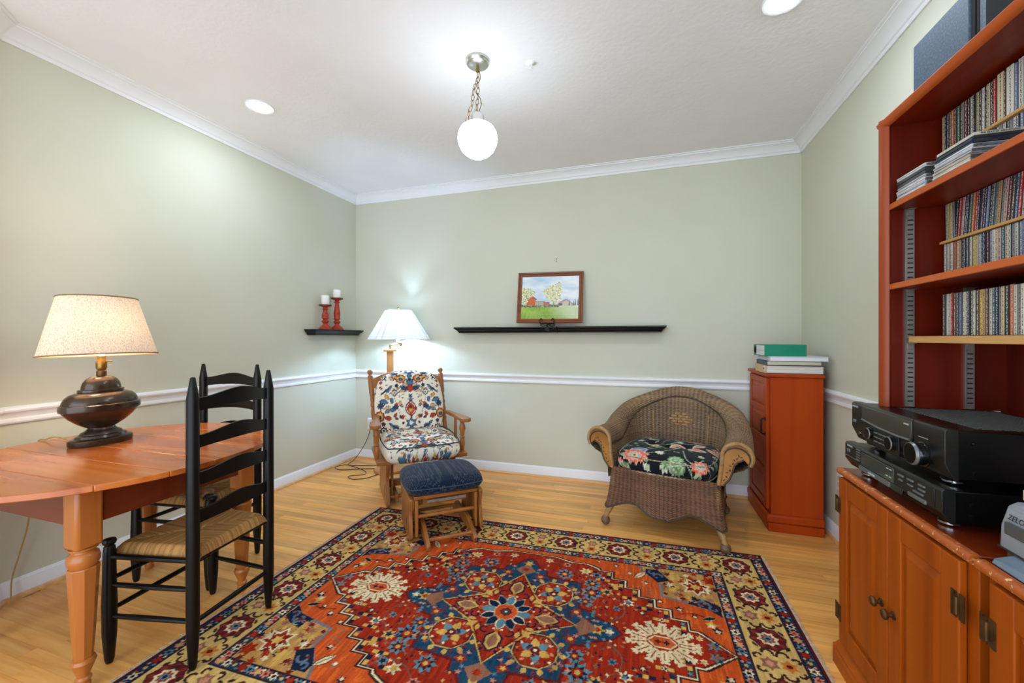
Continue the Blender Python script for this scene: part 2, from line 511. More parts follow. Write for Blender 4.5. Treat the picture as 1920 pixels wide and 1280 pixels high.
PX, PY = -0.825, 2.0
pd = thing('pendant_lamp', 'lit white opal glass globe pendant hanging on a brass chain', 'lamp', (PX, PY, ZC))
obj('canopy', MB().lathe([(0.0, -0.034), (0.012, -0.034), (0.05, -0.028), (0.056, -0.024), (0.059, -0.016), (0.062, -0.012), (0.062, 0.0)], 40), M_nickel, pd)
obj('hook', MB().lathe([(0.007, -0.062), (0.010, -0.058), (0.010, -0.05), (0.006, -0.046), (0.006, -0.033)], 16), M_brass, pd)
def link(c, d, side, lw=0.0085, ll=0.018, r=0.0016):
    d = Vector(d).normalized(); s_ = d.cross(Vector((0, 1, 0)))
    if s_.length < 0.1: s_ = Vector((1, 0, 0))
    s_.normalize(); q = d.cross(s_)
    a = s_ if side else q
    pts = [Vector(c) + a * (lw * math.cos(k * math.pi / 6)) + d * (ll * math.sin(k * math.pi / 6)) for k in range(12)]
    return MB().tube(pts, r, 6, closed=True)
def chain(parent, pts, m):
    P = [Vector(p) for p in spline(pts, 10)]; acc = 0; last = P[0]; k = 0; nxt = 0.012
    for a, b in zip(P[:-1], P[1:]):
        l = (b - a).length
        while nxt <= acc + l:
            c = a + (b - a) * ((nxt - acc) / l)
            obj('chain_link', link(c, b - a, k % 2), m, parent); k += 1; nxt += 0.029
        acc += l
chain(pd, [(0, 0, -0.062), (0.002, 0, -0.16), (-0.006, -0.004, -0.285)], M_brass)
chain(pd, [(0.0, -0.002, -0.10), (-0.022, -0.004, -0.16), (-0.028, -0.005, -0.22), (-0.046, -0.006, -0.27), (-0.06, -0.006, -0.318)], M_brass)
obj('cord', MB().tube(spline([(0.004, 0.006, -0.04), (0.012, 0.004, -0.1), (-0.016, 0.002, -0.13), (-0.012, 0.0, -0.165), (0.014, -0.004, -0.2), (0.022, -0.004, -0.235), (0.012, 0, -0.262), (0.012, 0, -0.28)], 6), 0.002, 6), M_brass, pd)
obj('hook_wire', MB().tube(spline([(-0.012, 0, -0.232), (0.0, 0, -0.228), (0.02, 0, -0.228), (0.034, 0, -0.242), (0.016, 0, -0.26)], 6), 0.0016, 6), M_nickel, pd)
obj('socket_cap', MB().lathe([(0.006, -0.262), (0.012, -0.27), (0.026, -0.278), (0.033, -0.29), (0.034, -0.318), (0.040, -0.326), (0.042, -0.336), (0.0, -0.337)], 28), M_chrome, pd)
obj('thumb_screw', MB().tube([(-0.04, 0, -0.33), (-0.07, -0.004, -0.328)], 0.004, 8), M_chrome, pd)
obj('globe', MB().lathe([(0.0, -0.514), (0.02, -0.512), (0.034, -0.508), (0.06, -0.494), (0.085, -0.47), (0.099, -0.44), (0.104, -0.41), (0.099, -0.38), (0.085, -0.356), (0.066, -0.342), (0.046, -0.335), (0.040, -0.333)], 40), M_globe, pd)
sp = thing('sprinkler_head', 'small white ceiling sprinkler head near the pendant canopy', 'sprinkler', (-0.566, 2.105, ZC))
obj('escutcheon', MB().lathe([(0.0, -0.009), (0.012, -0.009), (0.022, -0.004), (0.027, 0)], 24), M_white, sp)
obj('frame', MB().tube([(-0.008, 0, -0.008), (-0.009, 0, -0.026), (0, 0, -0.034), (0.009, 0, -0.026), (0.008, 0, -0.008)], 0.0022, 6), M_white, sp)
obj('deflector', MB().lathe([(0.0, -0.037), (0.013, -0.037), (0.013, -0.035), (0, -0.0345)], 16), M_white, sp)

# ================================================================== round table
TX, TY, TZ = -2.155, 1.20, 0.74
tb = thing('dining_table', 'round reddish maple dining table with turned octagonal legs', 'table', (TX, TY, 0))
A_, B_ = 0.535, 0.562
cuts = [-B_, -0.33, -0.15, 0.0, 0.2, 0.38, B_]
def oval_x(y):
    return A_ * max(0.0, 1 - abs(y / B_) ** 2.1) ** (1 / 2.1)
for i in range(6):
    y0, y1 = cuts[i] + 0.0006, cuts[i + 1] - 0.0006
    ys = [y0 + (y1 - y0) * k / 14 for k in range(15)]
    if i == 0: ys = [-B_ + (y1 + B_) * (k / 14) ** 2 for k in range(15)]
    if i == 5: ys = [B_ - (B_ - y0) * (1 - k / 14) ** 2 for k in range(15)]
    pl = [(oval_x(y), y) for y in ys] + [(-oval_x(y), y) for y in reversed(ys)]
    cl = []
    for q in pl:
        if not cl or (abs(q[0] - cl[-1][0]) + abs(q[1] - cl[-1][1])) > 1e-5: cl.append(q)
    if (abs(cl[0][0] - cl[-1][0]) + abs(cl[0][1] - cl[-1][1])) < 1e-5: cl.pop()
    obj('top_board', MB().prism(cl, TZ - 0.022, TZ), M_table, tb, bevel=0.003)
ly = 0.288
LEGX = {-1: -0.348, 1: 0.305}
LEGY = {-1: 0.288, 1: 0.305}
for sx in (-1, 1):
    lx = abs(LEGX[sx])
    for sy in (-1, 1):
        ly = LEGY[sy]
        g = MB()
        g.cbox(sx * lx, sy * ly, 0.608, 0.078, 0.078, 0.22)
        o = obj('leg', g, M_tleg, tb, bevel=0.012)
        ph = math.pi / 8
        h_ = MB()
        h_.lathe([(0.034, 0.428), (0.036, 0.435), (0.042, 0.445), (0.044, 0.46), (0.04, 0.476), (0.031, 0.484), (0.03, 0.49), (0.038, 0.494), (0.038, 0.5)], 24, sx * lx, sy * ly)
        obj('turned_ring', h_, M_tleg, o)
        t_ = MB(); t_.lathe([(0.0255, 0.118), (0.031, 0.2), (0.042, 0.428), (0.04, 0.432)], 8, sx * lx, sy * ly, phase=ph)
        obj('tapered_shaft', t_, M_tleg, o, smooth=20, bevel=0.001)
        f_ = MB(); f_.lathe([(0.014, 0.0), (0.019, 0.006), (0.02, 0.024), (0.017, 0.034), (0.022, 0.04), (0.022, 0.046), (0.017, 0.052), (0.018, 0.06), (0.03, 0.092), (0.034, 0.104), (0.03, 0.114), (0.022, 0.118), (0.022, 0.124)], 24, sx * lx, sy * ly)
        obj('turned_foot', f_, M_tleg, o)
for s_ in (-1, 1):
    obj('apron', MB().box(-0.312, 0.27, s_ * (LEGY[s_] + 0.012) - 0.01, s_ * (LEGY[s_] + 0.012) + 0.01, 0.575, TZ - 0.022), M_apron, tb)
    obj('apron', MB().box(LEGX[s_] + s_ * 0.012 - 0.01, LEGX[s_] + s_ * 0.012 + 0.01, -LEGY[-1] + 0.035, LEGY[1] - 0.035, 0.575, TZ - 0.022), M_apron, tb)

# ================================================================== ladder-back chairs
def make_chair(name, label, loc, rz):
    t = thing(name, label, 'chair', loc, rz, 'black ladder-back chairs')
    for sx in (-1, 1):
        g = MB(Matrix.Translation((sx * 0.178, 0.165, 0)))
        g.lathe([(0.009, 0.0), (0.013, 0.012), (0.019, 0.1), (0.0215, 0.16), (0.0215, 0.5), (0.021, 0.99), (0.0195, 1.0), (0.0085, 1.07), (0.006, 1.073), (0, 1.0735)], 20)
        obj('back_post', g, M_black, t)
        g = MB(Matrix.Translation((sx * 0.213, -0.175, 0)))
        g.lathe([(0.011, 0.0), (0.015, 0.015), (0.022, 0.11), (0.0235, 0.22), (0.021, 0.3), (0.019, 0.41), (0.017, 0.435), (0.013, 0.44), (0.019, 0.446), (0.0215, 0.454), (0.018, 0.463), (0, 0.466)], 20)
        obj('front_leg', g, M_black, t)
    for z0, z1 in ((0.528, 0.577), (0.668, 0.717), (0.808, 0.856), (0.945, 0.995)):
        n = 16; vs = []; fs = []
        for k in range(n + 1):
            u = -1 + 2 * k / n; x = u * 0.172; yb = 0.165 + 0.028 * (1 - u * u)
            zt = z1 + 0.026 * (math.cos(u * math.pi) * 0.5 + 0.5); zb = z0 + 0.012 * (1 - u * u)
            for dy in (-0.004, 0.004):
                vs += [(x, yb + dy, zb), (x, yb + dy, zt)]
        for k in range(n):
            a, b = k * 4, k * 4 + 4
            fs += [(a, b, b + 1, a + 1), (a + 2, a + 3, b + 3, b + 2), (a, a + 2, b + 2, b), (a + 1, b + 1, b + 3, a + 3)]
        fs += [(0, 1, 3, 2), (n * 4, n * 4 + 2, n * 4 + 3, n * 4 + 1)]
        obj('back_slat', MB().add(vs, fs), M_black, t, bevel=0.001)
    fl_, fr_, bl_, br_ = (-0.213, -0.175), (0.213, -0.175), (-0.178, 0.165), (0.178, 0.165)
    def rung(a, b, z, r=0.0095):
        g = MB(); a = Vector((*a, z)); b = Vector((*b, z))
        g.tube([a.lerp(b, k) for k in (0.02, 0.1, 0.5, 0.9, 0.98)], [r * 0.75, r * 0.95, r * 1.1, r * 0.95, r * 0.75], 10)
        obj('rung', g, M_black, t)
    for z in (0.175, 0.292):
        rung(fl_, bl_, z); rung(fr_, br_, z)
    for z in (0.195, 0.31): rung(fl_, fr_, z)
    rung(bl_, br_, 0.168)
    for a, b in ((fl_, fr_), (fl_, bl_), (fr_, br_), (bl_, br_)):
        g = MB(); g.tube([(*a, 0.398), (*b, 0.398)], 0.0105, 10); obj('seat_rail', g, M_black, t)
    # woven rush seat: cords run over the rails towards the centre
    n = 210; S_ = np.linspace(-1, 1, n); s2, t2 = np.meshgrid(S_, S_)
    hw = 0.200 + (0.163 - 0.200) * (t2 + 1) / 2
    x = s2 * hw; y = -0.184 + (t2 + 1) / 2 * 0.36
    mx = np.maximum(np.abs(s2), np.abs(t2))
    side = np.abs(s2) > np.abs(t2)
    ph = np.where(side, t2 * 84, s2 * 92)
    z = 0.437 - 0.010 * (1 - mx) - 0.036 * np.clip((mx - 0.86) / 0.14, 0, 1) ** 2.2 + 0.0016 * np.abs(np.sin(ph))
    z -= 0.006 * np.exp(-((np.abs(s2) - np.abs(t2)) / 0.05) ** 2)
    top = np.stack([x, y, z], 2)
    bot = np.stack([x * 0.99, y * 0.99 - 0.002, np.full_like(z, 0.402) + 0.004 * np.abs(np.sin(ph)) * 0], 2)
    g = MB(); g.grid(top); g.grid(bot[:, ::-1])
    cord_ = np.floor(ph / math.pi).astype(int) + 200 + 400 * side
    rs_ = np.random.default_rng(17).random(1000)
    band = np.clip(0.25 + 0.6 * rs_[cord_ % 1000] + 0.25 * (rng.random((n, n)) - 0.5), 0, 1)
    c1, c2 = np.array(lin((186, 140, 78))), np.array(lin((112, 72, 34)))
    cc = c2 + (c1 - c2) * band[..., None]
    cols = np.concatenate([cc.reshape(-1, 3), cc.reshape(-1, 3) * 0 + lin((150, 108, 60))])
    # edge walls
    o0 = n * n
    ring = [j for j in range(n)] + [i * n + n - 1 for i in range(1, n)] + [(n - 1) * n + j for j in range(n - 2, -1, -1)] + [i * n for i in range(n - 2, 0, -1)]
    def mate(k):
        i, j = divmod(k, n); return o0 + i * n + (n - 1 - j)
    for a, b in zip(ring, ring[1:] + ring[:1]):
        g.f.append((a, b, mate(b), mate(a))); g.mi.append(0)
    obj('rush_seat', g, M_attr_rush, t, colors=cols, smooth=60)
    return t
# near chair: back posts towards the room, seat tucked under the table
make_chair('ladder_back_chair', 'nearer black ladder-back chair, seen from behind, standing half on the rug', (-1.760, 1.248, 0.0047), R(-84))
make_chair('ladder_back_chair', 'farther black ladder-back chair behind the table, facing the camera', (-2.246, 1.608, 0), R(8))
bag = thing('pull_toggle_bag', 'small tan cloth pouch with black ball on the farther chair seat', 'pouch', (-2.09, 1.475, 0.437))
n = 18; th_, ph_ = np.meshgrid(np.linspace(0, 2 * math.pi, 28, endpoint=False), np.linspace(-math.pi / 2, math.pi / 2, n), indexing='ij')
wob = 1 + 0.12 * np.sin(3 * th_) * np.cos(ph_) + 0.06 * np.sin(7 * th_ + 4 * ph_)
Pb = np.stack([0.062 * np.cos(ph_) * np.cos(th_) * wob, 0.05 * np.cos(ph_) * np.sin(th_) * wob, 0.022 + 0.022 * np.sin(ph_)], 2)
obj('cloth', MB().grid(Pb, closeu=True), mat('tan_cloth', (170, 130, 84), (110, 80, 52), rough=0.9, scale=40), bag)
obj('ball', MB(Matrix.Translation((0.03, -0.045, 0.03))).lathe([(0, -0.022), (0.012, -0.019), (0.02, -0.01), (0.023, 0), (0.02, 0.01), (0.012, 0.019), (0, 0.022)], 20), M_gloss, bag)

# ================================================================== table lamp
lp = thing('table_lamp', 'bronze urn table lamp with oval linen shade on the round table', 'lamp', (-2.385, 1.24, TZ + 0.0006))
sxl, syl = 0.098, 0.145
def oval(name, prof, m, par=lp, n=48):
    return obj(name, MB().lathe(prof, n, 0, 0, sxl, syl), m, par)
oval('base', [(0.0, 0), (0.78, 0), (0.80, 0.006), (0.80, 0.026), (0.76, 0.03), (0.66, 0.032), (0.62, 0.042), (0.55, 0.045), (0.50, 0.055), (0.40, 0.062), (0.34, 0.072), (0.34, 0.078)], M_bronze)
oval('urn', [(0.0, 0.074), (0.34, 0.074), (0.44, 0.082), (0.62, 0.10), (0.80, 0.124), (0.92, 0.146), (0.955, 0.156), (0.955, 0.184), (0.93, 0.196), (0.88, 0.212), (0.78, 0.226), (0.64, 0.234), (0.56, 0.236), (0.0, 0.237)], M_bronze)
oval('band', [(0.94, 0.154), (1.0, 0.156), (1.01, 0.166), (1.0, 0.182), (0.97, 0.184), (0.94, 0.186)], M_bronze)
oval('cap', [(0.0, 0.236), (0.57, 0.236), (0.58, 0.242), (0.57, 0.248), (0.50, 0.25), (0.49, 0.262), (0.46, 0.278), (0.38, 0.294), (0.28, 0.304), (0.15, 0.309), (0.0, 0.31)], M_bronze)
obj('neck', MB().lathe([(0.017, 0.305), (0.018, 0.309), (0.018, 0.331), (0.014, 0.334)], 20), M_antique, lp)
obj('socket', MB().lathe([(0.012, 0.33), (0.017, 0.338), (0.0195, 0.346), (0.0195, 0.372), (0.016, 0.38), (0.016, 0.4), (0.0, 0.4)], 20), M_brass, lp)
obj('switch_key', MB().tube([(0.015, 0.008, 0.374), (0.028, 0.026, 0.374)], 0.0032, 8), M_brass, lp)
obj('bulb', MB().lathe([(0.012, 0.4), (0.014, 0.415), (0.028, 0.45), (0.03, 0.47), (0.024, 0.49), (0.01, 0.5), (0, 0.502)], 20), glow_mat('warm_bulb', (1.0, 0.78, 0.5), 8), lp)
M_linen = shade_mat('linen_shade', (226, 206, 184), 0.085)
def ovring(a, b, z, n=64):
    return [(a * math.cos(2 * math.pi * k / n), b * math.sin(2 * math.pi * k / n), z) for k in range(n)]
g = MB(); r0 = ovring(0.155, 0.212, 0); r1 = ovring(0.104, 0.143, 0.262); n = 64
g.add(r0 + r1, [(k, (k + 1) % n, n + (k + 1) % n, n + k) for k in range(n)])
sh = obj('lamp_shade', g, M_linen, lp, loc=(0, 0, 0.404), fixn=False)
sh.rotation_euler = (0, R(-4.0), 0)
M_shtrim = mat('shade_trim', (150, 120, 84), rough=0.9)
obj('shade_trim', MB().tube(r0, 0.0035, 6, closed=True), M_shtrim, sh)
obj('shade_trim', MB().tube(r1, 0.0035, 6, closed=True), M_shtrim, sh)
obj('harp', MB().tube([(-0.104, 0, 0.256), (0, 0, 0.215), (0.104, 0, 0.256)], 0.002, 6), M_brass, sh)
def bulb_light(name, parent, z, w, col, rad=0.03):
    l = bpy.data.lights.new(name, 'POINT'); l.energy = w; l.color = col; l.shadow_soft_size = rad
    o = bpy.data.objects.new(name, l); COL.objects.link(o); o.parent = parent; o.location = z
    return o
bulb_light('bulb_glow', lp, (0, 0, 0.52), TABLE_LAMP_W, (1.0, 0.84, 0.64), 0.04)
obj('cord', MB(Matrix.Translation((-0.075, -0.14, 0))).tube(spline([(0.02, 0.06, 0.004), (-0.06, 0.075, 0.022), (-0.15, 0.08, 0.022), (-0.21, 0.078, 0.006), (-0.243, 0.075, 0.003), (-0.256, 0.074, -0.012), (-0.266, 0.072, -0.08), (-0.29, 0.068, -0.25), (-0.312, 0.062, -0.407), (-0.328, 0.04, -0.54), (-0.322, 0.015, -0.64), (-0.29, 0.0, -0.735)], 8), 0.003, 8), M_cord, lp)

# ================================================================== candle shelf with candlesticks
def crown_shelf(name, label, loc, rz, L_, depth, group, ml=1, mr=1):
    """local: wall at y=0, shelf projects to -y, length along x"""
    t = thing(name, label, 'shelf', loc, rz, group)
    obj('shelf_top', MB().box(-L_ / 2, L_ / 2, -depth, -0.001, 0.040, 0.052), M_black, t, bevel=0.002)
    prof = [(1.0, 0.040), (0.97, 0.034), (0.95, 0.030), (0.90, 0.026), (0.84, 0.018), (0.80, 0.010), (0.78, 0.006), (0.78, 0.0)]
    vs = []
    for k, z in prof:
        dd = depth * k - 0.006; e = L_ / 2 - (0.006 + depth * (1 - k)) * ml; f = L_ / 2 - (0.006 + depth * (1 - k)) * mr
        vs += [(-e, -0.001, z), (-e, -dd, z), (f, -dd, z), (f, -0.001, z)]
    fs = []
    for i in range(len(prof) - 1):
        for j in range(4):
            fs.append((i * 4 + j, i * 4 + (j + 1) % 4, (i + 1) * 4 + (j + 1) % 4, (i + 1) * 4 + j))
    fs += [(0, 1, 2, 3), tuple((len(prof) - 1) * 4 + j for j in (3, 2, 1, 0))]
    obj('crown_moulding', MB().add(vs, fs), M_black, t, smooth=25)
    return t
crown_shelf('wall_shelf', 'short black wall shelf under the two red candlesticks', (XL, 3.195, 1.250), R(90), 0.64, 0.13, 'black crown moulding shelves')
crown_shelf('wall_shelf', 'left half of the long black back wall shelf, ending under the painting', (-1.173, YB, 1.270), 0, 0.954, 0.135, 'black crown moulding shelves', 1, 0)
crown_shelf('wall_shelf', 'right half of the long black back wall shelf, towards the wicker chair', (-0.2575, YB, 1.270), 0, 0.865, 0.135, 'black crown moulding shelves', 0, 1)
def candlestick(loc, H, ch, lab, clab):
    t = thing('candlestick', lab, 'candlestick', loc, 0, 'red turned candlesticks')
    k = H
    prof = [(0.0, 0), (0.057, 0), (0.058, 0.008), (0.052, 0.014), (0.036, 0.03), (0.022, 0.045), (0.018, 0.055), (0.030, 0.066), (0.032, 0.074), (0.028, 0.082), (0.019, 0.088), (0.020, 0.094), (0.031, 0.100), (0.030, 0.106), (0.027, 0.112)]
    m0, m1 = 0.112, k - 0.052
    for q, rr in ((0.15, 0.029), (0.35, 0.030), (0.6, 0.024), (0.85, 0.019), (1.0, 0.017)):
        prof.append((rr, m0 + (m1 - m0) * q))
    prof += [(0.017, k - 0.048), (0.026, k - 0.042), (0.026, k - 0.036), (0.016, k - 0.030), (0.020, k - 0.022), (0.040, k - 0.014), (0.050, k - 0.010), (0.052, k - 0.002), (0.050, k), (0, k)]
    n = 28
    obj('stem', MB().lathe(prof, n), M_redwood, t)
    obj('drip_plate', MB().lathe([(0.044, k - 0.011), (0.053, k - 0.010), (0.0535, k + 0.002), (0.049, k + 0.002), (0.049, k + 0.0005), (0.044, k)], n), mat('dark_red_rim', (74, 26, 20), (120, 40, 26), rough=0.5, scale=40), t)
    c = thing('pillar_candle', clab, 'candle', (loc[0], loc[1], loc[2] + k + 0.0005), 0, 'white pillar candles')
    obj('wax', MB().lathe([(0.0, 0), (0.033, 0), (0.034, 0.002), (0.034, ch - 0.004), (0.031, ch), (0.02, ch - 0.003), (0.0, ch - 0.004)], 32), M_candle, c)
    obj('wick', MB().tube([(0, 0, ch - 0.004), (0.001, 0, ch + 0.004)], 0.001, 6), M_blackp, c)
candlestick((-2.752, 3.055, 1.3025), 0.223, 0.085, 'shorter red turned candlestick on the small black shelf', 'white pillar candle on the shorter red candlestick')
candlestick((-2.752, 3.205, 1.3025), 0.298, 0.078, 'taller red turned candlestick on the small black shelf', 'white pillar candle on the taller red candlestick')

# ================================================================== floor lamp
flm = thing('floor_lamp', 'oak floor lamp with white pyramid shade behind the glider chair', 'lamp', (-2.235, 3.30, 0))
obj('base', MB().lathe([(0.0, 0), (0.14, 0), (0.145, 0.008), (0.14, 0.022), (0.12, 0.028), (0.04, 0.032), (0.034, 0.04), (0, 0.041)], 40), M_lampwood, flm)
obj('column', MB().lathe([(0.0, 0.03), (0.031, 0.03), (0.031, 1.105), (0, 1.106)], 28), M_lampwood, flm)
obj('top_disc', MB().lathe([(0.0, 1.10), (0.058, 1.10), (0.061, 1.106), (0.061, 1.118), (0.058, 1.122), (0, 1.122)], 36), M_lampwood, flm)
g = MB(); g.tube([(0, 0, 1.12), (0, 0, 1.165)], 0.008, 10); obj('stem', g, M_brass, flm)
g = MB(); g.tube([(0, 0, 1.158), (0.055, 0.005, 1.162), (0.105, 0.012, 1.162)], 0.006, 8); obj('swing_arm', g, M_brass, flm)
g = MB(); g.tube([(0.105, 0.012, 1.15), (0.105, 0.012, 1.18)], 0.009, 10); g.tube([(0.105, 0.012, 1.172), (0.085, 0.0, 1.18), (0.085, 0.0, 1.192)], 0.006, 8); obj('pivot', g, M_brass, flm)
obj('bulb', MB(Matrix.Translation((0.085, 0, 1.19))).lathe([(0.012, 0), (0.022, 0.025), (0.022, 0.04), (0.016, 0.06), (0, 0.068)], 18), glow_mat('cool_bulb', (0.86, 0.94, 1.0), 8), flm)
def pyr_ring(s_, cut, z):
    q = s_ / 2; c_ = cut
    return [(q - c_, -q, z), (q, -q + c_, z), (q, q - c_, z), (q - c_, q, z), (-q + c_, q, z), (-q, q - c_, z), (-q, -q + c_, z), (-q + c_, -q, z)]
M_wshade = shade_mat('white_shade', (240, 239, 236), 0.08)
g = MB(); a = pyr_ring(0.475, 0.035, 1.212); b = pyr_ring(0.20, 0.018, 1.482)
g.add(a + b, [(k, (k + 1) % 8, 8 + (k + 1) % 8, 8 + k) for k in range(8)])
ws = obj('lamp_shade', g, M_wshade, flm, loc=(0.085, 0, 0), smooth=10, fixn=False)
ws.rotation_euler = (0, 0, R(47))
M_wtrim = mat('white_shade_trim', (232, 230, 222), rough=0.8)
obj('shade_trim', MB().tube(a, 0.004, 6, closed=True), M_wtrim, ws)
obj('shade_trim', MB().tube(b, 0.004, 6, closed=True), M_wtrim, ws)
for i in range(8):
    obj('shade_seam', MB().tube([a[i], b[i]], 0.0028, 6), M_wtrim, ws)
obj('harp', MB().tube([(-0.1, 0, 1.478), (0.1, 0, 1.478)], 0.002, 6), M_brass, ws)
obj('finial', MB().lathe([(0.004, 1.478), (0.009, 1.486), (0.006, 1.494), (0.009, 1.502), (0, 1.512)], 14), M_brass, ws)
bulb_light('bulb_glow', flm, (0.085, 0, 1.30), FLOOR_LAMP_W, (0.55, 0.85, 1.32), 0.035)
obj('cord', MB(Matrix.Translation((-0.265, 0.10, 0))).tube(spline([(-0.135, 0.148, 0.385), (-0.13, 0.135, 0.30), (-0.15, 0.11, 0.2), (-0.19, 0.07, 0.10), (-0.235, 0.03, 0.02), (-0.2, -0.1, 0.006), (-0.05, -0.06, 0.004), (0.1, -0.02, 0.004), (0.12, -0.1, 0.004), (-0.02, -0.16, 0.004), (-0.16, -0.24, 0.004), (-0.27, -0.2, 0.005), (-0.24, -0.1, 0.004), (-0.1, -0.14, 0.01), (0.06, -0.2, 0.004), (0.12, -0.28, 0.004), (0.02, -0.36, 0.004), (0.1, -0.42, 0.004), (0.2, -0.36, 0.004), (0.235, -0.23, 0.004), (0.24, -0.16, 0.004), (0.255, -0.115, 0.02)], 8), 0.0032, 8), M_bcord, flm)
obj('plug', MB(Matrix.Translation((-0.265, 0.10, 0))).box(-0.155, -0.118, 0.128, 0.1555, 0.375, 0.41), M_white, flm, bevel=0.003)
def outlet(name, label, loc, rz):
    t = thing(name, label, 'outlet', loc, rz, 'white wall outlets')
    obj('cover_plate', MB().box(-0.035, 0.035, -0.006, -0.0005, -0.0575, 0.0575), M_white, t, bevel=0.002)
    for dz in (-0.02, 0.02):
        s_ = obj('receptacle', MB(Matrix.Translation((0, -0.006, dz))).prism([(0.016 * math.cos(a), 0.0145 * math.sin(a)) for a in np.linspace(0, 2 * math.pi, 16, endpoint=False)], -0.002, 0.0, 'xzy'), M_bone, t)
outlet('wall_outlet', 'white outlet on the back wall beside the glider chair', (-2.64, YB, 0.36), 0)
outlet('wall_outlet', 'white outlet on the right wall beside the stereo cabinet', (XR, 2.93, 0.37), R(-90))
# two screw holes left in the wall
for dz, w in ((0.008, 'upper'), (-0.010, 'lower')):
    o = tag(obj('wall_anchor', MB(Matrix.Translation((-0.725, YB - 0.0015, 1.908 + dz))).prism([(0.005 * math.cos(a), 0.005 * math.sin(a)) for a in np.linspace(0, 2 * math.pi, 12, endpoint=False)], -0.0015, 0.0005, 'xzy'), M_bcord), f'{w} of two tiny dark screw anchors above the painting', 'screw')

# ================================================================== painting on its easel
pt = thing('framed_painting', 'wood framed landscape painting with red barn standing on the long shelf', 'painting', (-0.768, 3.452, 1.352))
pt.rotation_euler = (R(-9), R(0.5), R(2.5))
W_, H_ = 0.568, 0.447
fw = 0.036
prof = [(0, 0.0), (0, 0.016), (0.006, 0.02), (0.012, 0.018), (0.016, 0.013), (0.022, 0.016), (0.027, 0.014), (0.036, 0.007), (0.036, 0.0)]
def frame_side(a, b, inward):
    a = Vector(a); b = Vector(b); inw = Vector(inward); t = (b - a).normalized(); vs = []
    for q, sgn in ((a, 1), (b, -1)):
        for o_, h_ in prof:
            vs.append(q + inw * o_ + t * (sgn * o_) + Vector((0, -h_, 0)))
    k = len(prof)
    return MB().add(vs, [tuple(range(k)), tuple(range(k, 2 * k))] + [(i, (i + 1) % k, k + (i + 1) % k, k + i) for i in range(k)])
c00, c10, c11, c01 = (-W_ / 2, 0, 0), (W_ / 2, 0, 0), (W_ / 2, 0, H_), (-W_ / 2, 0, H_)
for a, b, w in ((c00, c10, (0, 0, 1)), (c10, c11, (-1, 0, 0)), (c11, c01, (0, 0, -1)), (c01, c00, (1, 0, 0))):
    obj('frame_rail', frame_side(a, b, w), M_frame, pt, smooth=25)
cw, chh = W_ - 2 * fw + 0.006, H_ - 2 * fw + 0.006
cv = Canvas(cw, chh, 0.002, (170, 196, 212))
yy = (cv.ys + chh / 2) / chh; xx = (cv.xs + cw / 2) / cw
Xn, Yn = np.meshgrid(xx, yy)
def noise2(shape, fx, fy, seed):
    r_ = np.random.default_rng(seed); g_ = r_.random((fy + 2, fx + 2))
    yi = np.linspace(0, fy, shape[0]); xi = np.linspace(0, fx, shape[1])
    y0 = yi.astype(int); x0 = xi.astype(int); fy_ = (yi - y0)[:, None]; fx_ = (xi - x0)[None]
    fy_ = fy_ * fy_ * (3 - 2 * fy_); fx_ = fx_ * fx_ * (3 - 2 * fx_)
    a = g_[np.ix_(y0, x0)]; b = g_[np.ix_(y0, x0 + 1)]; c = g_[np.ix_(y0 + 1, x0)]; d = g_[np.ix_(y0 + 1, x0 + 1)]
    return (a * (1 - fx_) + b * fx_) * (1 - fy_) + (c * (1 - fx_) + d * fx_) * fy_
sky = noise2(Xn.shape, 3, 7, 1)[..., None] * 0.65 + 0.35 * noise2(Xn.shape, 9, 20, 2)[..., None]
cA, cB = np.array(lin((150, 190, 214))), np.array(lin((232, 236, 238)))
cv.a[:] = cA + (cB - cA) * np.clip(sky * 1.5 - 0.15 + 0.35 * Xn[..., None], 0, 1)
gr = noise2(Xn.shape, 5, 12, 3)[..., None] * 0.6 + 0.4 * noise2(Xn.shape, 60, 20, 4)[..., None]
gA, gB = np.array(lin((98, 140, 30))), np.array(lin((170, 196, 80)))
gcol = gA + (gB - gA) * gr
pale = np.array(lin((206, 216, 178)))
kk = np.clip((Xn[..., None] - 0.5) * 2.2 + (Yn[..., None] - 0.15) * 1.2, 0, 0.85)
gcol = gcol + (pale - gcol) * kk
msk = Yn < 0.30 + 0.012 * np.sin(Xn * 17)
cv.a[msk] = gcol[msk]
def Px(u, v): return (u * cw - cw / 2, v * chh - chh / 2)
def pp(l): return [Px(*q) for q in l]
for k in range(60):
    u = random.uniform(0.0, 0.62); cv.ell(*Px(u, random.uniform(0.285, 0.335)), 0.010, 0.006, random.choice([(70, 84, 50), (98, 104, 84), (60, 60, 52), (120, 124, 108)]))
cv.poly(pp([(0.24, 0.31), (0.24, 0.42), (0.42, 0.42), (0.42, 0.31)]), (150, 140, 120))
for k in range(9): cv.line(pp([(0.26 + k * 0.018, 0.33), (0.26 + k * 0.018, 0.40)]), 0.003, (214, 206, 190))
cv.poly(pp([(0.40, 0.31), (0.40, 0.40), (0.50, 0.40), (0.50, 0.31)]), (192, 108, 66))
cv.poly(pp([(0.10, 0.32), (0.11, 0.47), (0.17, 0.55), (0.26, 0.46), (0.25, 0.32)]), (196, 96, 40))
cv.line(pp([(0.10, 0.47), (0.17, 0.555), (0.275, 0.455)]), 0.006, (50, 36, 28))
cv.poly(pp([(0.15, 0.53), (0.17, 0.62), (0.19, 0.53)]), (70, 80, 40))
cv.poly(pp([(0.64, 0.31), (0.64, 0.37), (0.76, 0.46), (0.80, 0.46), (0.90, 0.36), (0.90, 0.31)]), (178, 150, 150))
cv.poly(pp([(0.72, 0.31), (0.72, 0.37), (0.78, 0.43), (0.88, 0.36), (0.88, 0.31)]), (206, 188, 172))
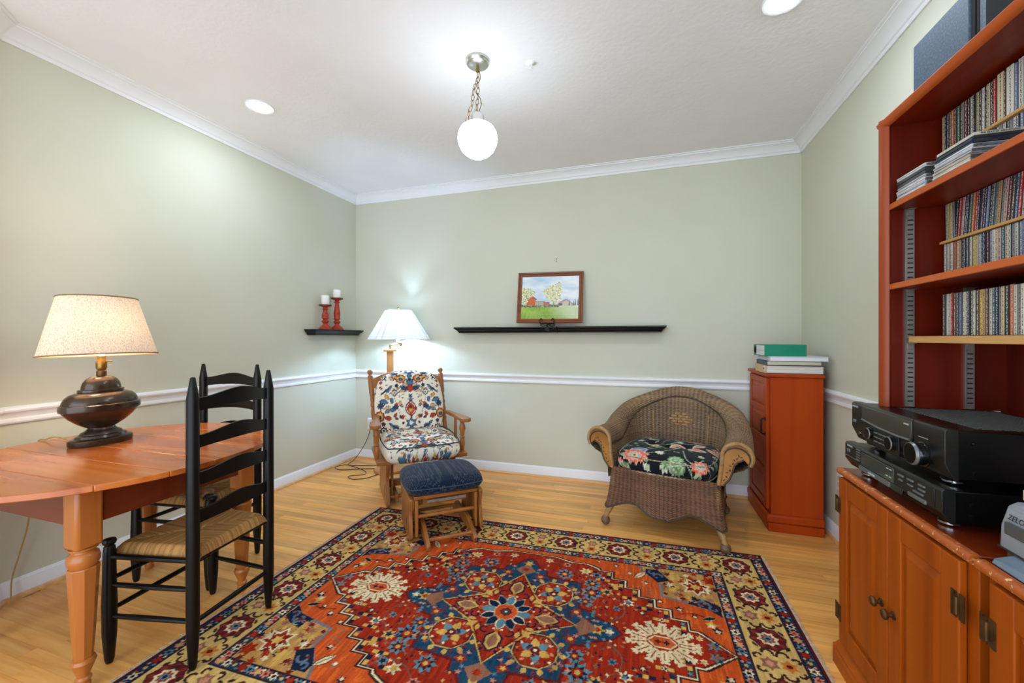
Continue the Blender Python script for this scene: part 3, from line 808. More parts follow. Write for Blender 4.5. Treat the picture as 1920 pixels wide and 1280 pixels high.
cv.poly(pp([(0.66, 0.31), (0.66, 0.36), (0.72, 0.36), (0.72, 0.31)]), (110, 84, 92))
for u, h_ in ((0.94, 0.48), (0.985, 0.50), (0.91, 0.44), (0.84, 0.46)): cv.poly(pp([(u - 0.018, 0.31), (u, h_), (u + 0.018, 0.31)]), (128, 136, 132))
def tree(u, v, ru, rv, n_, pal):
    cv.line(pp([(u, 0.29), (u, v)]), 0.006, (110, 96, 70))
    for k in range(n_):
        a = random.uniform(0, 2 * math.pi); q = math.sqrt(random.random()) * (0.80 + 0.14 * math.sin(3 * a + u * 9) + 0.10 * math.sin(7 * a))
        cv.ell(*Px(u + ru * q * math.cos(a), v + rv * q * math.sin(a)), random.uniform(0.003, 0.0075), random.uniform(0.003, 0.006), random.choice(pal), n=7)
tree(0.07, 0.56, 0.17, 0.24, 420, [(206, 204, 132), (186, 186, 92), (228, 226, 180), (140, 140, 60), (236, 232, 200)])
cv.poly(pp([(0.12, 0.33), (0.125, 0.45), (0.17, 0.52), (0.24, 0.46), (0.235, 0.33)]), (200, 98, 42))
tree(0.57, 0.60, 0.19, 0.27, 760, [(216, 214, 160), (190, 190, 110), (236, 234, 206), (160, 160, 90), (240, 238, 222), (210, 206, 140)])
for k in range(70): cv.ell(*Px(random.uniform(0.42, 0.66), random.uniform(0.285, 0.33)), 0.008, 0.005, random.choice([(120, 116, 90), (150, 140, 120), (92, 92, 76)]))
cv.a *= (1 + 0.10 * (rng.random(cv.a.shape[:2]) - 0.5))[..., None]
Xc, Yc = np.meshgrid(cv.xs, cv.ys)
Pg = np.stack([Xc, np.full_like(Xc, -0.005), Yc + H_ / 2], 2)
obj('canvas', MB().grid(Pg), M_attr_paint, pt, colors=cv.a.reshape(-1, 3), smooth=0, fixn=False)
obj('backing', MB().box(-W_ / 2 + 0.012, W_ / 2 - 0.012, -0.003, 0.003, 0.012, H_ - 0.012), M_paper, pt)
es = thing('plate_easel', 'black wrought iron scroll easel holding the painting on the shelf', 'easel', (-0.775, 3.44, 1.322))
for s_ in (-1, 1):
    obj('scroll_hook', MB().tube(spline([(s_ * 0.006, 0.0, 0.026), (s_ * 0.035, -0.008, 0.024), (s_ * 0.056, -0.03, 0.026), (s_ * 0.062, -0.034, 0.05), (s_ * 0.052, -0.034, 0.066), (s_ * 0.040, -0.034, 0.056), (s_ * 0.046, -0.034, 0.048)], 6), 0.0044, 8), M_iron, es)
    obj('foot_scroll', MB().tube(spline([(s_ * 0.006, -0.004, 0.014), (s_ * 0.03, -0.008, 0.006), (s_ * 0.05, -0.008, 0.005), (s_ * 0.062, -0.008, 0.014), (s_ * 0.054, -0.008, 0.022), (s_ * 0.047, -0.008, 0.014)], 6), 0.0032, 8), M_iron, es)
    obj('back_leg', MB().tube([(s_ * 0.012, 0.0, 0.016), (s_ * 0.014, 0.034, 0.012), (s_ * 0.018, 0.05, 0.06), (s_ * 0.02, 0.06, 0.14), (s_ * 0.02, 0.078, 0.25)], 0.003, 8), M_iron, es)
obj('front_post', MB().tube(spline([(0.004, 0.0, 0.026), (0.002, -0.012, 0.016), (0.0, -0.024, 0.004), (0, -0.026, -0.022)], 5), 0.0045, 8), M_iron, es)
obj('shield', MB(Matrix.Translation((0, -0.026, -0.022))).prism([(-0.022, 0.018), (-0.006, 0.022), (0.006, 0.022), (0.022, 0.014), (0.024, -0.006), (0.014, -0.022), (-0.004, -0.02), (-0.02, -0.008)], -0.004, 0.004, 'xzy'), M_iron, es, bevel=0.003)

# ================================================================== cushions
def cushion(w, d, h, canvas, rnd=0.28, p=5.0, n=110, tufts=(), tdepth=0.02, crown_=0.3, top_round=None, uvoff=(0, 0), wall=1.0, uvs=1.0):
    """closed cushion centred at the origin, z from -h/2 to h/2; returns mesh builder, colours and rim points"""
    S_ = np.linspace(-1, 1, n)
    S_ = np.sign(S_) * (1 - (1 - np.abs(S_)) ** 1.35)
    u, v = np.meshgrid(S_, S_)
    k = rnd
    # square -> rounded square outline
    sx = u * np.sqrt(1 - k * v * v / 2 * np.abs(u) ** 2); sy = v * np.sqrt(1 - k * u * u / 2 * np.abs(v) ** 2)
    x = sx * w / 2; y = sy * d / 2
    prof = ((1 - np.abs(u) ** p) * (1 - np.abs(v) ** p)).clip(0) ** 0.42
    bulge = 1 - crown_ + crown_ * (1 - u * u) * (1 - v * v)
    zt = h / 2 * prof * bulge
    for tx, ty, tr in tufts:
        zt = zt - tdepth * np.exp(-(((x - tx) ** 2 + (y - ty) ** 2) / tr ** 2)) - tdepth * 0.25 * np.exp(-np.abs(x - tx) / 0.02 - ((y - ty) / (tr * 2.2)) ** 2)
    zb = -h / 2 * prof
    g = MB()
    g.grid(np.stack([x, y, zt], 2)); g.grid(np.stack([x, y, zb], 2)[:, ::-1])
    drop = (h / 2 * np.max(prof) - h / 2 * prof) * wall
    rr = np.maximum(np.hypot(x / (w / 2), y / (d / 2)), 1e-6)
    ux, uy = x / (w / 2) / rr, y / (d / 2) / rr
    ct = canvas.sample((x + ux * drop * 0.6) * uvs + uvoff[0], (y + uy * drop) * uvs + uvoff[1])
    dr2 = (h / 2 + h / 2 * prof) * wall
    cb = canvas.sample((x + ux * dr2 * 0.6) * uvs + uvoff[0], (y + uy * dr2) * uvs + uvoff[1])[:, ::-1]
    cols = np.concatenate([ct.reshape(-1, 3), cb.reshape(-1, 3)])
    rim = [(x[0, j], y[0, j], 0) for j in range(0, n, 3)] + [(x[i, -1], y[i, -1], 0) for i in range(0, n, 3)] + \
          [(x[-1, j], y[-1, j], 0) for j in range(n - 1, -1, -3)] + [(x[i, 0], y[i, 0], 0) for i in range(n - 1, -1, -3)]
    cl = []
    for q in rim:
        if not cl or math.dist(q, cl[-1]) > 0.004: cl.append(q)
    if math.dist(cl[0], cl[-1]) < 0.004: cl.pop()
    return g, cols, cl

# ---- glider print: birds, pomegranates and leaves on cream
CR = (232, 224, 204); NV = (54, 66, 92); BL = (84, 112, 140); RU = (170, 66, 44); DR = (104, 42, 44); OC = (206, 156, 84); TN = (196, 170, 130); GY = (120, 120, 118); DKB = (44, 48, 64)
def bird(c, x, y, s, f=1, col=BL):
    def q(l): return [(x + f * a * s, y + b * s) for a, b in l]
    c.poly(q([(-1.0, -0.55), (-0.9, -0.62), (-0.1, -0.12), (0.1, -0.1), (-0.25, 0.12)]), DKB)
    c.poly(q([(-0.42, -0.22), (0.0, -0.28), (0.3, -0.1), (0.45, 0.2), (0.5, 0.42), (0.66, 0.42), (0.48, 0.56), (0.3, 0.58), (0.15, 0.4), (-0.1, 0.15)]), DKB)
    c.poly(q([(-0.36, -0.2), (0.0, -0.24), (0.26, -0.08), (0.4, 0.2), (0.44, 0.42), (0.34, 0.52), (0.2, 0.4), (-0.06, 0.12)]), col)
    c.poly(q([(-0.6, -0.34), (-0.2, -0.18), (0.14, 0.06), (0.16, 0.28), (-0.1, 0.1)]), NV)
    c.poly(q([(0.05, -0.2), (0.3, -0.02), (0.38, 0.2), (0.26, 0.1)]), TN)
    c.line(q([(0.1, -0.24), (0.16, -0.5), (0.34, -0.46)]), s * 0.05, GY)
def pome(c, x, y, s, rot=0):
    for r, col in ((1.0, DR), (0.88, RU), (0.7, OC), (0.5, (214, 186, 130))):
        c.star(x, y, s * r, s * r * 0.86, 9, col, rot)
    c.ell(x, y - s * 0.12, s * 0.42, s * 0.36, DKB)
    c.star(x, y - s * 0.12, s * 0.3, s * 0.16, 6, BL, rot)
def flower(c, x, y, s, a=NV, b=CR):
    c.star(x, y, s, s * 0.68, 8, DKB); c.star(x, y, s * 0.84, s * 0.5, 8, GY if a is NV else a); c.star(x, y, s * 0.6, s * 0.36, 8, b); c.ell(x, y, s * 0.24, s * 0.24, a)
def glider_print(w, h, step=0.0028):
    c = Canvas(w, h, step, CR)
    Xg, Yg = np.meshgrid(c.xs, c.ys)
    c.T = mirror2()
    # centre column is drawn twice on itself, harmless
    def column(y0):
        c.star(0, y0 + 0.22, 0.035, 0.02, 9, NV); c.star(0, y0 + 0.205, 0.028, 0.018, 7, BL)
        for a_, l_, col in ((0.25, 0.075, BL), (0.75, 0.06, TN), (-0.35, 0.085, TN), (0.0, 0.06, NV)):
            c.leaf(0.01, y0 + 0.165, l_, 0.026, a_, col, DKB)
        c.leaf(0, y0 + 0.135, 0.06, 0.042, math.pi / 2, RU, DR)
        c.star(0, y0 + 0.105, 0.022, 0.01, 4, NV, math.pi / 4); c.star(0, y0 + 0.075, 0.026, 0.012, 5, BL, math.pi / 2)
        c.leaf(0, y0 - 0.055, 0.125, 0.088, math.pi / 2, DR, None); c.leaf(0, y0 - 0.045, 0.105, 0.07, math.pi / 2, CR); c.leaf(0, y0 - 0.042, 0.098, 0.062, math.pi / 2, RU)
        c.star(0, y0 - 0.002, 0.022, 0.012, 6, OC); c.ell(0, y0 + 0.02, 0.01, 0.012, DR)
        c.star(0, y0 - 0.10, 0.05, 0.03, 6, DKB, math.pi / 2); c.star(0, y0 - 0.10, 0.042, 0.024, 6, BL, math.pi / 2); c.star(0, y0 - 0.10, 0.02, 0.012, 6, CR)
        c.leaf(0, y0 - 0.125, 0.05, 0.03, -math.pi / 2, BL, DKB); c.star(0, y0 - 0.185, 0.014, 0.008, 5, DKB)
        c.curl(0.055, y0 + 0.1, 0.02, 2.4, -1.6, 0.004, GY); c.curl(0.05, y0 - 0.06, 0.022, -0.5, 3.4, 0.004, RU)
        pome(c, 0.068, y0 + 0.245, 0.043); c.leaf(0.105, y0 + 0.25, 0.05, 0.03, 0.1, RU, DR); c.leaf(0.09, y0 + 0.285, 0.045, 0.018, 0.6, GY, DKB)
        bird(c, 0.165, y0 + 0.16, 0.062, -1)
        c.leaf(0.205, y0 + 0.22, 0.03, 0.02, 0.3, RU, DR); c.leaf(0.215, y0 + 0.195, 0.026, 0.016, -0.7, DR); c.leaf(0.225, y0 + 0.25, 0.03, 0.018, 1.2, BL, DKB)
        flower(c, 0.118, y0 + 0.135, 0.032); c.star(0.102, y0 + 0.19, 0.018, 0.012, 5, DKB, 0.5)
        c.line([(0.12, y0 + 0.1), (0.10, y0 + 0.03), (0.08, y0 - 0.03)], 0.004, GY)
        for (x_, y_, a_, l_, col) in ((0.16, 0.085, 0.9, 0.05, OC), (0.165, 0.06, 0.25, 0.07, BL), (0.14, 0.05, 1.6, 0.05, BL), (0.15, 0.03, -0.2, 0.05, TN), (0.10, 0.06, -1.3, 0.055, RU), (0.09, 0.03, -0.4, 0.06, NV), (0.105, -0.02, -1.0, 0.04, RU), (0.085, -0.035, -2.0, 0.035, DR), (0.115, 0.0, 0.2, 0.05, BL), (0.06, 0.02, 0.9, 0.04, GY), (0.065, -0.035, -1.7, 0.035, RU), (0.09, -0.065, 0.2, 0.03, DR), (0.075, 0.075, -1.4, 0.04, OC)):
            c.leaf(x_, y0 + y_, l_, l_ * 0.45, a_, col, DKB)
        c.star(0.225, y0 + 0.04, 0.034, 0.018, 8, DKB); c.star(0.225, y0 + 0.04, 0.026, 0.014, 8, NV)
        pome(c, 0.235, y0 - 0.04, 0.045, 0.4); c.leaf(0.19, y0 - 0.045, 0.05, 0.028, math.pi + 0.4, RU, DR); c.leaf(0.195, y0 - 0.015, 0.045, 0.022, 2.6, GY, DKB)
        bird(c, 0.13, y0 - 0.125, 0.06, 1)
        c.leaf(0.09, y0 - 0.165, 0.04, 0.02, 0.2, OC, DR); c.leaf(0.12, y0 - 0.19, 0.05, 0.02, 0.8, TN, DKB); c.leaf(0.07, y0 - 0.11, 0.03, 0.018, 2.2, DR)
        flower(c, 0.205, y0 - 0.15, 0.036, DKB); c.star(0.205, y0 - 0.098, 0.02, 0.013, 5, (70, 50, 66), 0.4)
    rr_ = random.Random(9)
    for k in range(150):
        l_ = rr_.uniform(0.016, 0.03)
        c.leaf(rr_.uniform(0.03, 0.36), rr_.uniform(-0.64, 0.64), l_, l_ * 0.5, rr_.uniform(0, 6.28), rr_.choice([RU, DR, BL, NV, OC, TN, GY]), DKB if k % 2 else None)
    for y0 in (-0.42, 0.0, 0.42):
        column(y0)
    c.T = ID1
    c.a *= (0.94 + 0.10 * rng.random(c.a.shape[:2]))[..., None]
    return c
GP = glider_print(0.74, 1.3)

# ================================================================== glider rocker
gl = thing('glider_chair', 'oak glider rocking chair with bird and flower print cushions', 'chair', (-1.70, 2.875, 0.0047), R(40.8))
def rotx(a): return Matrix.Rotation(a, 4, 'X')
for s_ in (-1, 1):
    pr = spline([(-0.20, 0.0), (-0.215, 0.07), (-0.19, 0.14), (-0.178, 0.2), (-0.20, 0.27), (-0.185, 0.315), (-0.1, 0.325), (0.1, 0.325), (0.27, 0.33), (0.335, 0.30), (0.285, 0.24), (0.25, 0.18), (0.255, 0.1), (0.285, 0.03), (0.27, 0.0)], 4, closed=True)
    pr = [(p[0], max(0.0, p[1])) for p in pr]
    o = obj('base_side', MB().prism(pr, s_ * 0.245 - 0.013, s_ * 0.245 + 0.013, 'yzx'), M_oak, gl, bevel=0.004)
    obj('carving', MB().tube(spline([(s_ * 0.2585, -0.10, 0.045), (s_ * 0.2585, -0.12, 0.07), (s_ * 0.2585, -0.10, 0.09), (s_ * 0.2585, -0.13, 0.11), (s_ * 0.2585, -0.11, 0.13), (s_ * 0.2585, -0.14, 0.15)], 5), 0.0018, 5), M_antique, o)
    for y_ in (-0.12, 0.12):
        obj('glide_arm', MB().box(s_ * 0.208 - 0.009, s_ * 0.208 + 0.009, y_ - 0.022, y_ + 0.022, 0.06, 0.345), M_oak, gl, bevel=0.004)
    obj('base_runner', MB().box(s_ * 0.180 - 0.012, s_ * 0.180 + 0.012, -0.18, 0.2, 0.02, 0.075), M_oak_y, gl, bevel=0.004)
    # arm: board, turned front post, spindle
    ap = spline([(s_ * 0.300, -0.235), (s_ * 0.368, -0.235), (s_ * 0.362, -0.14), (s_ * 0.332, 0.02), (s_ * 0.305, 0.2), (s_ * 0.266, 0.2), (s_ * 0.286, 0.0)], 5, closed=True)
    obj('arm', MB().prism([(p[0], p[1]) for p in ap], 0.575, 0.602), M_oak_y, gl, bevel=0.005)
    obj('arm_post', MB().lathe([(0.014, 0.34), (0.017, 0.36), (0.022, 0.40), (0.016, 0.43), (0.014, 0.436), (0.02, 0.442), (0.02, 0.45), (0.014, 0.456), (0.019, 0.49), (0.026, 0.515), (0.021, 0.54), (0.015, 0.556), (0.02, 0.564), (0.02, 0.575)], 18, s_ * 0.32, -0.165), M_oak, gl)
    obj('arm_spindle', MB().lathe([(0.009, 0.34), (0.012, 0.42), (0.013, 0.48), (0.01, 0.575)], 14, s_ * 0.315, 0.02), M_oak, gl)
    obj('seat_side_rail', MB().box(s_ * 0.285 - 0.04, s_ * 0.285 + 0.05, -0.25, 0.22, 0.315, 0.345), M_oak_y, gl, bevel=0.004)
    # turned back post, leaning back and out
    a = Vector((s_ * 0.285, 0.205, 0.32)); b = Vector((s_ * 0.300 - 0.028, 0.385, 0.952)); d_ = b - a
    q = d_.to_track_quat('Z', 'Y').to_matrix().to_4x4(); Lp = d_.length
    prof = [(0.016, 0), (0.02, 0.04), (0.019, 0.12), (0.017, 0.2), (0.021, 0.21), (0.021, 0.225), (0.015, 0.235), (0.02, 0.26), (0.021, 0.3), (0.014, 0.34), (0.019, 0.35), (0.019, 0.37), (0.014, 0.38), (0.018, 0.4), (0.014, 0.43), (0.019, 0.44), (0.021, 0.46), (0.022, Lp - 0.10), (0.02, Lp - 0.07), (0.021, Lp - 0.055), (0.014, Lp - 0.045), (0.014, Lp - 0.04), (0.021, Lp - 0.028), (0.022, Lp - 0.016), (0.015, Lp - 0.004), (0, Lp)]
    obj('back_post', MB(Matrix.Translation(a) @ q).lathe(prof, 20), M_oak, gl)
obj('seat_frame', MB().box(-0.245, 0.245, -0.25, 0.22, 0.315, 0.34), M_oak_y, gl, bevel=0.004)
obj('base_stretcher', MB().box(-0.235, 0.235, -0.015, 0.02, 0.08, 0.13), M_oak, gl, bevel=0.004)
for y_ in (-0.15, 0.16):
    obj('base_rung', MB().tube([(-0.235, y_, 0.05), (0.235, y_, 0.05)], 0.014, 12), M_oak, gl)
# curved top rail between the posts
n = 24; vs = []; fs = []
for k in range(n + 1):
    u = -1 + 2 * k / n; x = u * 0.285 - 0.024
    zt = 0.872 + 0.066 * (1 - abs(u) ** 2.4); zb = 0.80; yb = lambda z: 0.205 + (z - 0.32) * 0.283 + 0.016 * (1 - u * u)
    for z in (zb, zt):
        vs += [(x, yb(z) - 0.009, z), (x, yb(z) + 0.009, z)]
for k in range(n):
    a, b = 4 * k, 4 * k + 4
    fs += [(a, b, b + 2, a + 2), (a + 1, a + 3, b + 3, b + 1), (a, a + 1, b + 1, b), (a + 2, b + 2, b + 3, a + 3)]
fs += [(0, 2, 3, 1), (4 * n, 4 * n + 1, 4 * n + 3, 4 * n + 2)]
obj('top_rail', MB().add(vs, fs), M_oak, gl, bevel=0.003)
for k in range(5):
    x = -0.2 + 0.1 * k
    obj('back_spindle', MB().tube([(x * 0.95, 0.215, 0.335), (x, 0.345, 0.82)], 0.009, 10), M_oak, gl)
g, cols, rim = cushion(0.57, 0.57, 0.17, GP, rnd=0.35, p=7, tufts=[(-0.10, 0.02, 0.05), (0.10, 0.02, 0.05)], tdepth=0.022, crown_=0.28, uvoff=(0, 0.02))
sc = obj('seat_cushion', g, M_attr_fab, gl, loc=(0, -0.05, 0.405), colors=cols, smooth=80)
sc.rotation_euler = (R(2), 0, 0)
obj('piping', MB().tube([(x * 0.985, y * 0.985, 0.048) for x, y, z in rim], 0.0045, 6, closed=True), M_piping, sc)
g, cols, rim = cushion(0.565, 0.57, 0.13, GP, rnd=0.75, p=5, tufts=[(-0.12, 0.06, 0.05), (0.12, 0.06, 0.05), (-0.1, -0.12, 0.05), (0.1, -0.12, 0.05), (0, -0.02, 0.04)], tdepth=0.012, crown_=0.35, uvoff=(0, 0.045), wall=0.5, uvs=0.93)
# front face towards -y: local z -> -y, local y -> z
bc = obj('back_cushion', g, M_attr_fab, gl, loc=(-0.022, 0.225, 0.665), colors=cols, smooth=80)
bc.rotation_euler = (R(90 - 15.5), 0, 0)
obj('piping', MB().tube([(x * 0.99, y * 0.99, 0.0) for x, y, z in rim], 0.0045, 6, closed=True), M_piping, bc)

# ================================================================== ottoman
ot = thing('glider_ottoman', 'oak gliding ottoman with dark blue cushion in front of the glider', 'ottoman', (-1.265, 2.43, 0.0047), R(40.5))
oc = Canvas(0.8, 0.8, 0.0025, (14, 30, 50))
Xg, Yg = np.meshgrid(oc.xs, oc.ys)
st = (np.abs(((Xg / 0.012) % 1) - 0.5) < 0.10)
dots = ((np.floor(Yg / 0.005).astype(int)) % 2 == 0)
oc.a[st & dots] = lin((84, 88, 88))
oc.a[(np.abs((((Xg + 0.006) / 0.012) % 1) - 0.5) < 0.09) & (np.floor(Yg / 0.008).astype(int) % 2 == 0)] = lin((44, 56, 72))
oc.a *= (0.8 + 0.4 * rng.random(oc.a.shape[:2]))[..., None]
g, cols, rim = cushion(0.50, 0.43, 0.125, oc, rnd=0.4, p=6, crown_=0.25, n=120)
cu = obj('cushion', g, M_attr_fab, ot, loc=(0, 0, 0.322), colors=cols, smooth=80)
obj('piping', MB().tube([(x * 0.995, y * 0.995, -0.006) for x, y, z in rim], 0.004, 6, closed=True), mat('blue_piping', (34, 52, 74), (60, 76, 96), rough=0.9, scale=60), cu)
obj('seat_board', MB().box(-0.20, 0.20, -0.17, 0.17, 0.245, 0.265), M_oak_y, ot, bevel=0.003)
for s_ in (-1, 1):
    pr = spline([(-0.165, 0.0), (-0.185, 0.08), (-0.165, 0.16), (-0.18, 0.23), (-0.165, 0.262), (0.0, 0.264), (0.165, 0.262), (0.18, 0.23), (0.15, 0.16), (0.13, 0.08), (0.14, 0.0)], 4, closed=True)
    pr = [(p[0], max(0.0, p[1])) for p in pr]
    o = obj('side_panel', MB().prism([(p[0], 0.014 + p[1] * 0.945) for p in pr], s_ * 0.218 - 0.011, s_ * 0.218 + 0.011, 'yzx'), M_oak, ot, bevel=0.004)
    obj('carving', MB().tube(spline([(s_ * 0.2295, -0.06, 0.06), (s_ * 0.2295, -0.09, 0.085), (s_ * 0.2295, -0.07, 0.105), (s_ * 0.2295, -0.11, 0.125)], 5), 0.0016, 5), M_antique, o)
    for y_ in (-0.165, 0.10):
        obj('glide_arm', MB().box(s_ * 0.185 - 0.010, s_ * 0.185 + 0.010, y_ - 0.02, y_ + 0.02, 0.03, 0.245), M_oak, ot, bevel=0.004)
    rn = [(-0.312, 0.0), (-0.318, 0.025), (-0.30, 0.045), (-0.26, 0.06), (-0.2, 0.085), (-0.14, 0.10), (0.1, 0.10), (0.17, 0.05), (0.175, 0.0), (0.13, 0.0), (0.08, 0.03), (-0.18, 0.03), (-0.25, 0.012), (-0.27, 0.0)]
    obj('base_runner', MB().prism(rn, s_ * 0.140 - 0.012, s_ * 0.140 + 0.012, 'yzx'), M_oak_y, ot, bevel=0.004)
    obj('inner_bracket', MB().box(s_ * 0.150 - 0.012, s_ * 0.150 + 0.012, -0.1, 0.1, 0.185, 0.245), M_oak, ot, bevel=0.003)
obj('stretcher', MB().tube([(-0.175, -0.165, 0.145), (0.175, -0.165, 0.145)], 0.0115, 12), M_oak, ot)
obj('stretcher', MB().tube([(-0.13, -0.262, 0.038), (0.13, -0.262, 0.038)], 0.0115, 12), M_oak, ot)
obj('stretcher', MB().tube([(-0.13, 0.12, 0.065), (0.13, 0.12, 0.065)], 0.0115, 12), M_oak, ot)
obj('cross_rail', MB().box(-0.14, 0.14, -0.13, -0.11, 0.195, 0.235), M_oak, ot, bevel=0.003)
obj('cross_rail', MB().box(-0.14, 0.14, 0.11, 0.13, 0.195, 0.235), M_oak, ot, bevel=0.003)
obj('glide_bar', MB().box(-0.12, 0.12, -0.175, -0.165, 0.222, 0.238), M_steel, ot)

# ================================================================== wicker armchair
wk = thing('wicker_armchair', 'brown wicker armchair with rolled arms and black floral seat cushion', 'chair', (0.178, 2.965, 0.0047), R(-14.5))
# plan of the inner face, from the left front round the back to the right front
half = [(0.0, 0.315), (0.10, 0.31), (0.19, 0.285), (0.25, 0.235), (0.283, 0.15), (0.293, 0.05), (0.300, -0.08), (0.310, -0.19), (0.318, -0.265)]
plan = [(-x, y) for x, y in reversed(half)] + half[1:]
pl = np.array(spline(plan, 20))
seg = np.hypot(*np.diff(pl, axis=0).T); cum = np.concatenate([[0], np.cumsum(seg)]); LT = cum[-1]
NU = 420
sU = np.linspace(0, LT, NU)
px = np.interp(sU, cum, pl[:, 0]); py = np.interp(sU, cum, pl[:, 1])
tx = np.gradient(px, sU); ty = np.gradient(py, sU); tl = np.hypot(tx, ty); tx /= tl; ty /= tl
nx, ny = -ty, tx                                   # outward (left of travel: left front -> back -> right front)
w01 = np.abs(sU / LT - 0.5) * 2                    # 0 at the back, 1 at the arm fronts
Hh = 0.845 - 0.235 * (0.5 - 0.5 * np.cos(np.pi * np.clip((w01 - 0.02) / 0.72, 0, 1))) + 0.008 * np.clip((w01 - 0.74) / 0.26, 0, 1)
rol = 0.052 + 0.024 * np.clip((w01 - 0.1) / 0.6, 0, 1)    # radius of the roll
def wick_section(i, NV=210):
    h_, r_ = Hh[i], rol[i]
    lean_ = 0.05 * (1 - w01[i]) + 0.015
    pts = [(0.0, 0.30), (lean_ * 0.35, 0.42), (lean_, h_ - r_ * 1.15)]
    c_ = (lean_ + r_, h_ - r_)
    for a in np.linspace(175, -35, 15):
        pts.append((c_[0] + r_ * math.cos(R(a)), c_[1] + r_ * math.sin(R(a))))
    # under the roll and down the outside
    pts += [(c_[0] + r_ * 0.35, c_[1] - r_ * 0.95), (lean_ + 0.035, h_ - r_ * 2.3), (0.03, 0.42), (0.024, 0.30)]
    return np.array(pts)
NV = 420
secs = [wick_section(i) for i in range(NU)]
P = np.zeros((NU, NV, 3)); Tl = np.zeros((NU, NV))
for i in range(NU):
    s_ = secs[i]; sg = np.hypot(*np.diff(s_, axis=0).T); cu_ = np.concatenate([[0], np.cumsum(sg)])
    tt = np.linspace(0, cu_[-1], NV); o_ = np.interp(tt, cu_, s_[:, 0]); z_ = np.interp(tt, cu_, s_[:, 1])
    P[i, :, 0] = px[i] + nx[i] * o_; P[i, :, 1] = py[i] + ny[i] * o_; P[i, :, 2] = z_; Tl[i] = tt
def weave(P, S_, T_, ds=0.0125, dt=0.0066, amp=0.0036, tone_add=0.0):
    du = np.gradient(P, axis=0); dv = np.gradient(P, axis=1)
    N_ = np.cross(du, dv); N_ /= np.maximum(np.linalg.norm(N_, axis=2, keepdims=True), 1e-9)
    row = np.floor(T_ / dt); ph = np.pi * S_ / ds + np.pi * row
    hgt = amp * np.sin(ph) + amp * 0.9 * np.abs(np.sin(np.pi * T_ / dt))
    r1 = np.random.default_rng(3).random(4000); r2 = np.random.default_rng(4).random(4000)
    tone = tone_add + 0.36 * (0.5 + 0.5 * np.cos(np.pi * S_ / ds)) + 0.28 * r1[row.astype(int) % 4000] + 0.22 * r2[(row * 7 + np.floor(S_ / ds)).astype(int) % 4000] + 0.14 * (0.5 + 0.5 * np.sin(S_ * 23 + 2))
    return P + N_ * hgt[..., None], tone
S2 = np.repeat(sU[:, None], NV, 1)
roll_zone = np.clip((Tl - Tl.max(1, keepdims=True) * 0.36) / 0.05, 0, 1) * np.clip((Tl.max(1, keepdims=True) * 0.66 - Tl) / 0.05, 0, 1)
Pw, tone = weave(P, S2, Tl, tone_add=0.16 * roll_zone - 0.05)  # lighter tone over the roll, a little darker elsewhere
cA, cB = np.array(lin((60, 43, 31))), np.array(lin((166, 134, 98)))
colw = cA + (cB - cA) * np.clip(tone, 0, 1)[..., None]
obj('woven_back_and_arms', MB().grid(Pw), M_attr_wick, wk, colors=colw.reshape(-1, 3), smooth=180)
# braid where the roll starts
def sec_pt(i, o_, z_): return (px[i] + nx[i] * o_, py[i] + ny[i] * o_, z_)
for k_ in (0, 1):
    pts = []
    for i in range(0, NU, 2):
        lean_ = 0.05 * (1 - w01[i]) + 0.015; a_ = sU[i] / 0.014 * math.pi * 0.5 + k_ * math.pi
        pts.append(sec_pt(i, lean_ - 0.004 + 0.0035 * math.cos(a_), Hh[i] - rol[i] * 1.25 + 0.0045 * math.sin(a_)))
    obj('braid', MB().tube(pts, 0.0042, 6), M_darkbraid, wk)
# skirt all round, with a shaped lower edge
def skirt_plan():
    fr = [(-0.318, -0.272), (-0.2, -0.292), (0, -0.30), (0.2, -0.292), (0.318, -0.272)]
    side_r = [(0.322, -0.19), (0.325, -0.05), (0.315, 0.1), (0.285, 0.22), (0.2, 0.305), (0.0, 0.335)]
    return fr + side_r + [(-x, y) for x, y in reversed(side_r[:-1])]
sk = np.array(spline(skirt_plan(), 14, closed=True)); sk = np.vstack([sk, sk[:1]])
sg = np.hypot(*np.diff(sk, axis=0).T); cu_ = np.concatenate([[0], np.cumsum(sg)]); LS = cu_[-1]
MU = 560; sS = np.linspace(0, LS, MU); kx = np.interp(sS, cu_, sk[:, 0]); ky = np.interp(sS, cu_, sk[:, 1])
legs_xy = [(-0.31, -0.268), (0.31, -0.268), (0.27, 0.25), (-0.27, 0.25)]
def low(x, y):
    # height of the lower edge: down at the legs and at the middle of each side
    d_ = min(math.hypot(x - a, y - b) for a, b in legs_xy)
    q = min(1.0, d_ / 0.30)
    return 0.115 + 0.055 * math.sin(math.pi * min(1.0, q * 1.15)) ** 1.2 + (0.0 if q < 0.6 else -0.006)
MV = 120
PS = np.zeros((MU, MV, 3)); TS = np.zeros((MU, MV))
for i in range(MU):
    z1 = 0.385; z0 = low(kx[i], ky[i]); tt = np.linspace(0, 1, MV)
    d_ = min(math.hypot(kx[i] - a, ky[i] - b) for a, b in legs_xy)
    fl_ = (1 + 0.10 * max(0.0, 1 - d_ / 0.16) * tt ** 2)
    PS[i, :, 0] = kx[i] * fl_; PS[i, :, 1] = ky[i] * fl_; PS[i, :, 2] = z1 + (z0 - z1) * tt; TS[i] = tt * (z1 - z0)
Pk, tone = weave(PS, np.repeat(sS[:, None], MV, 1), TS)
cA, cB = np.array(lin((54, 33, 22))), np.array(lin((146, 102, 70)))
obj('woven_skirt', MB().grid(Pk), M_attr_wick, wk, colors=(cA + (cB - cA) * np.clip(tone, 0, 1)[..., None]).reshape(-1, 3), smooth=180)
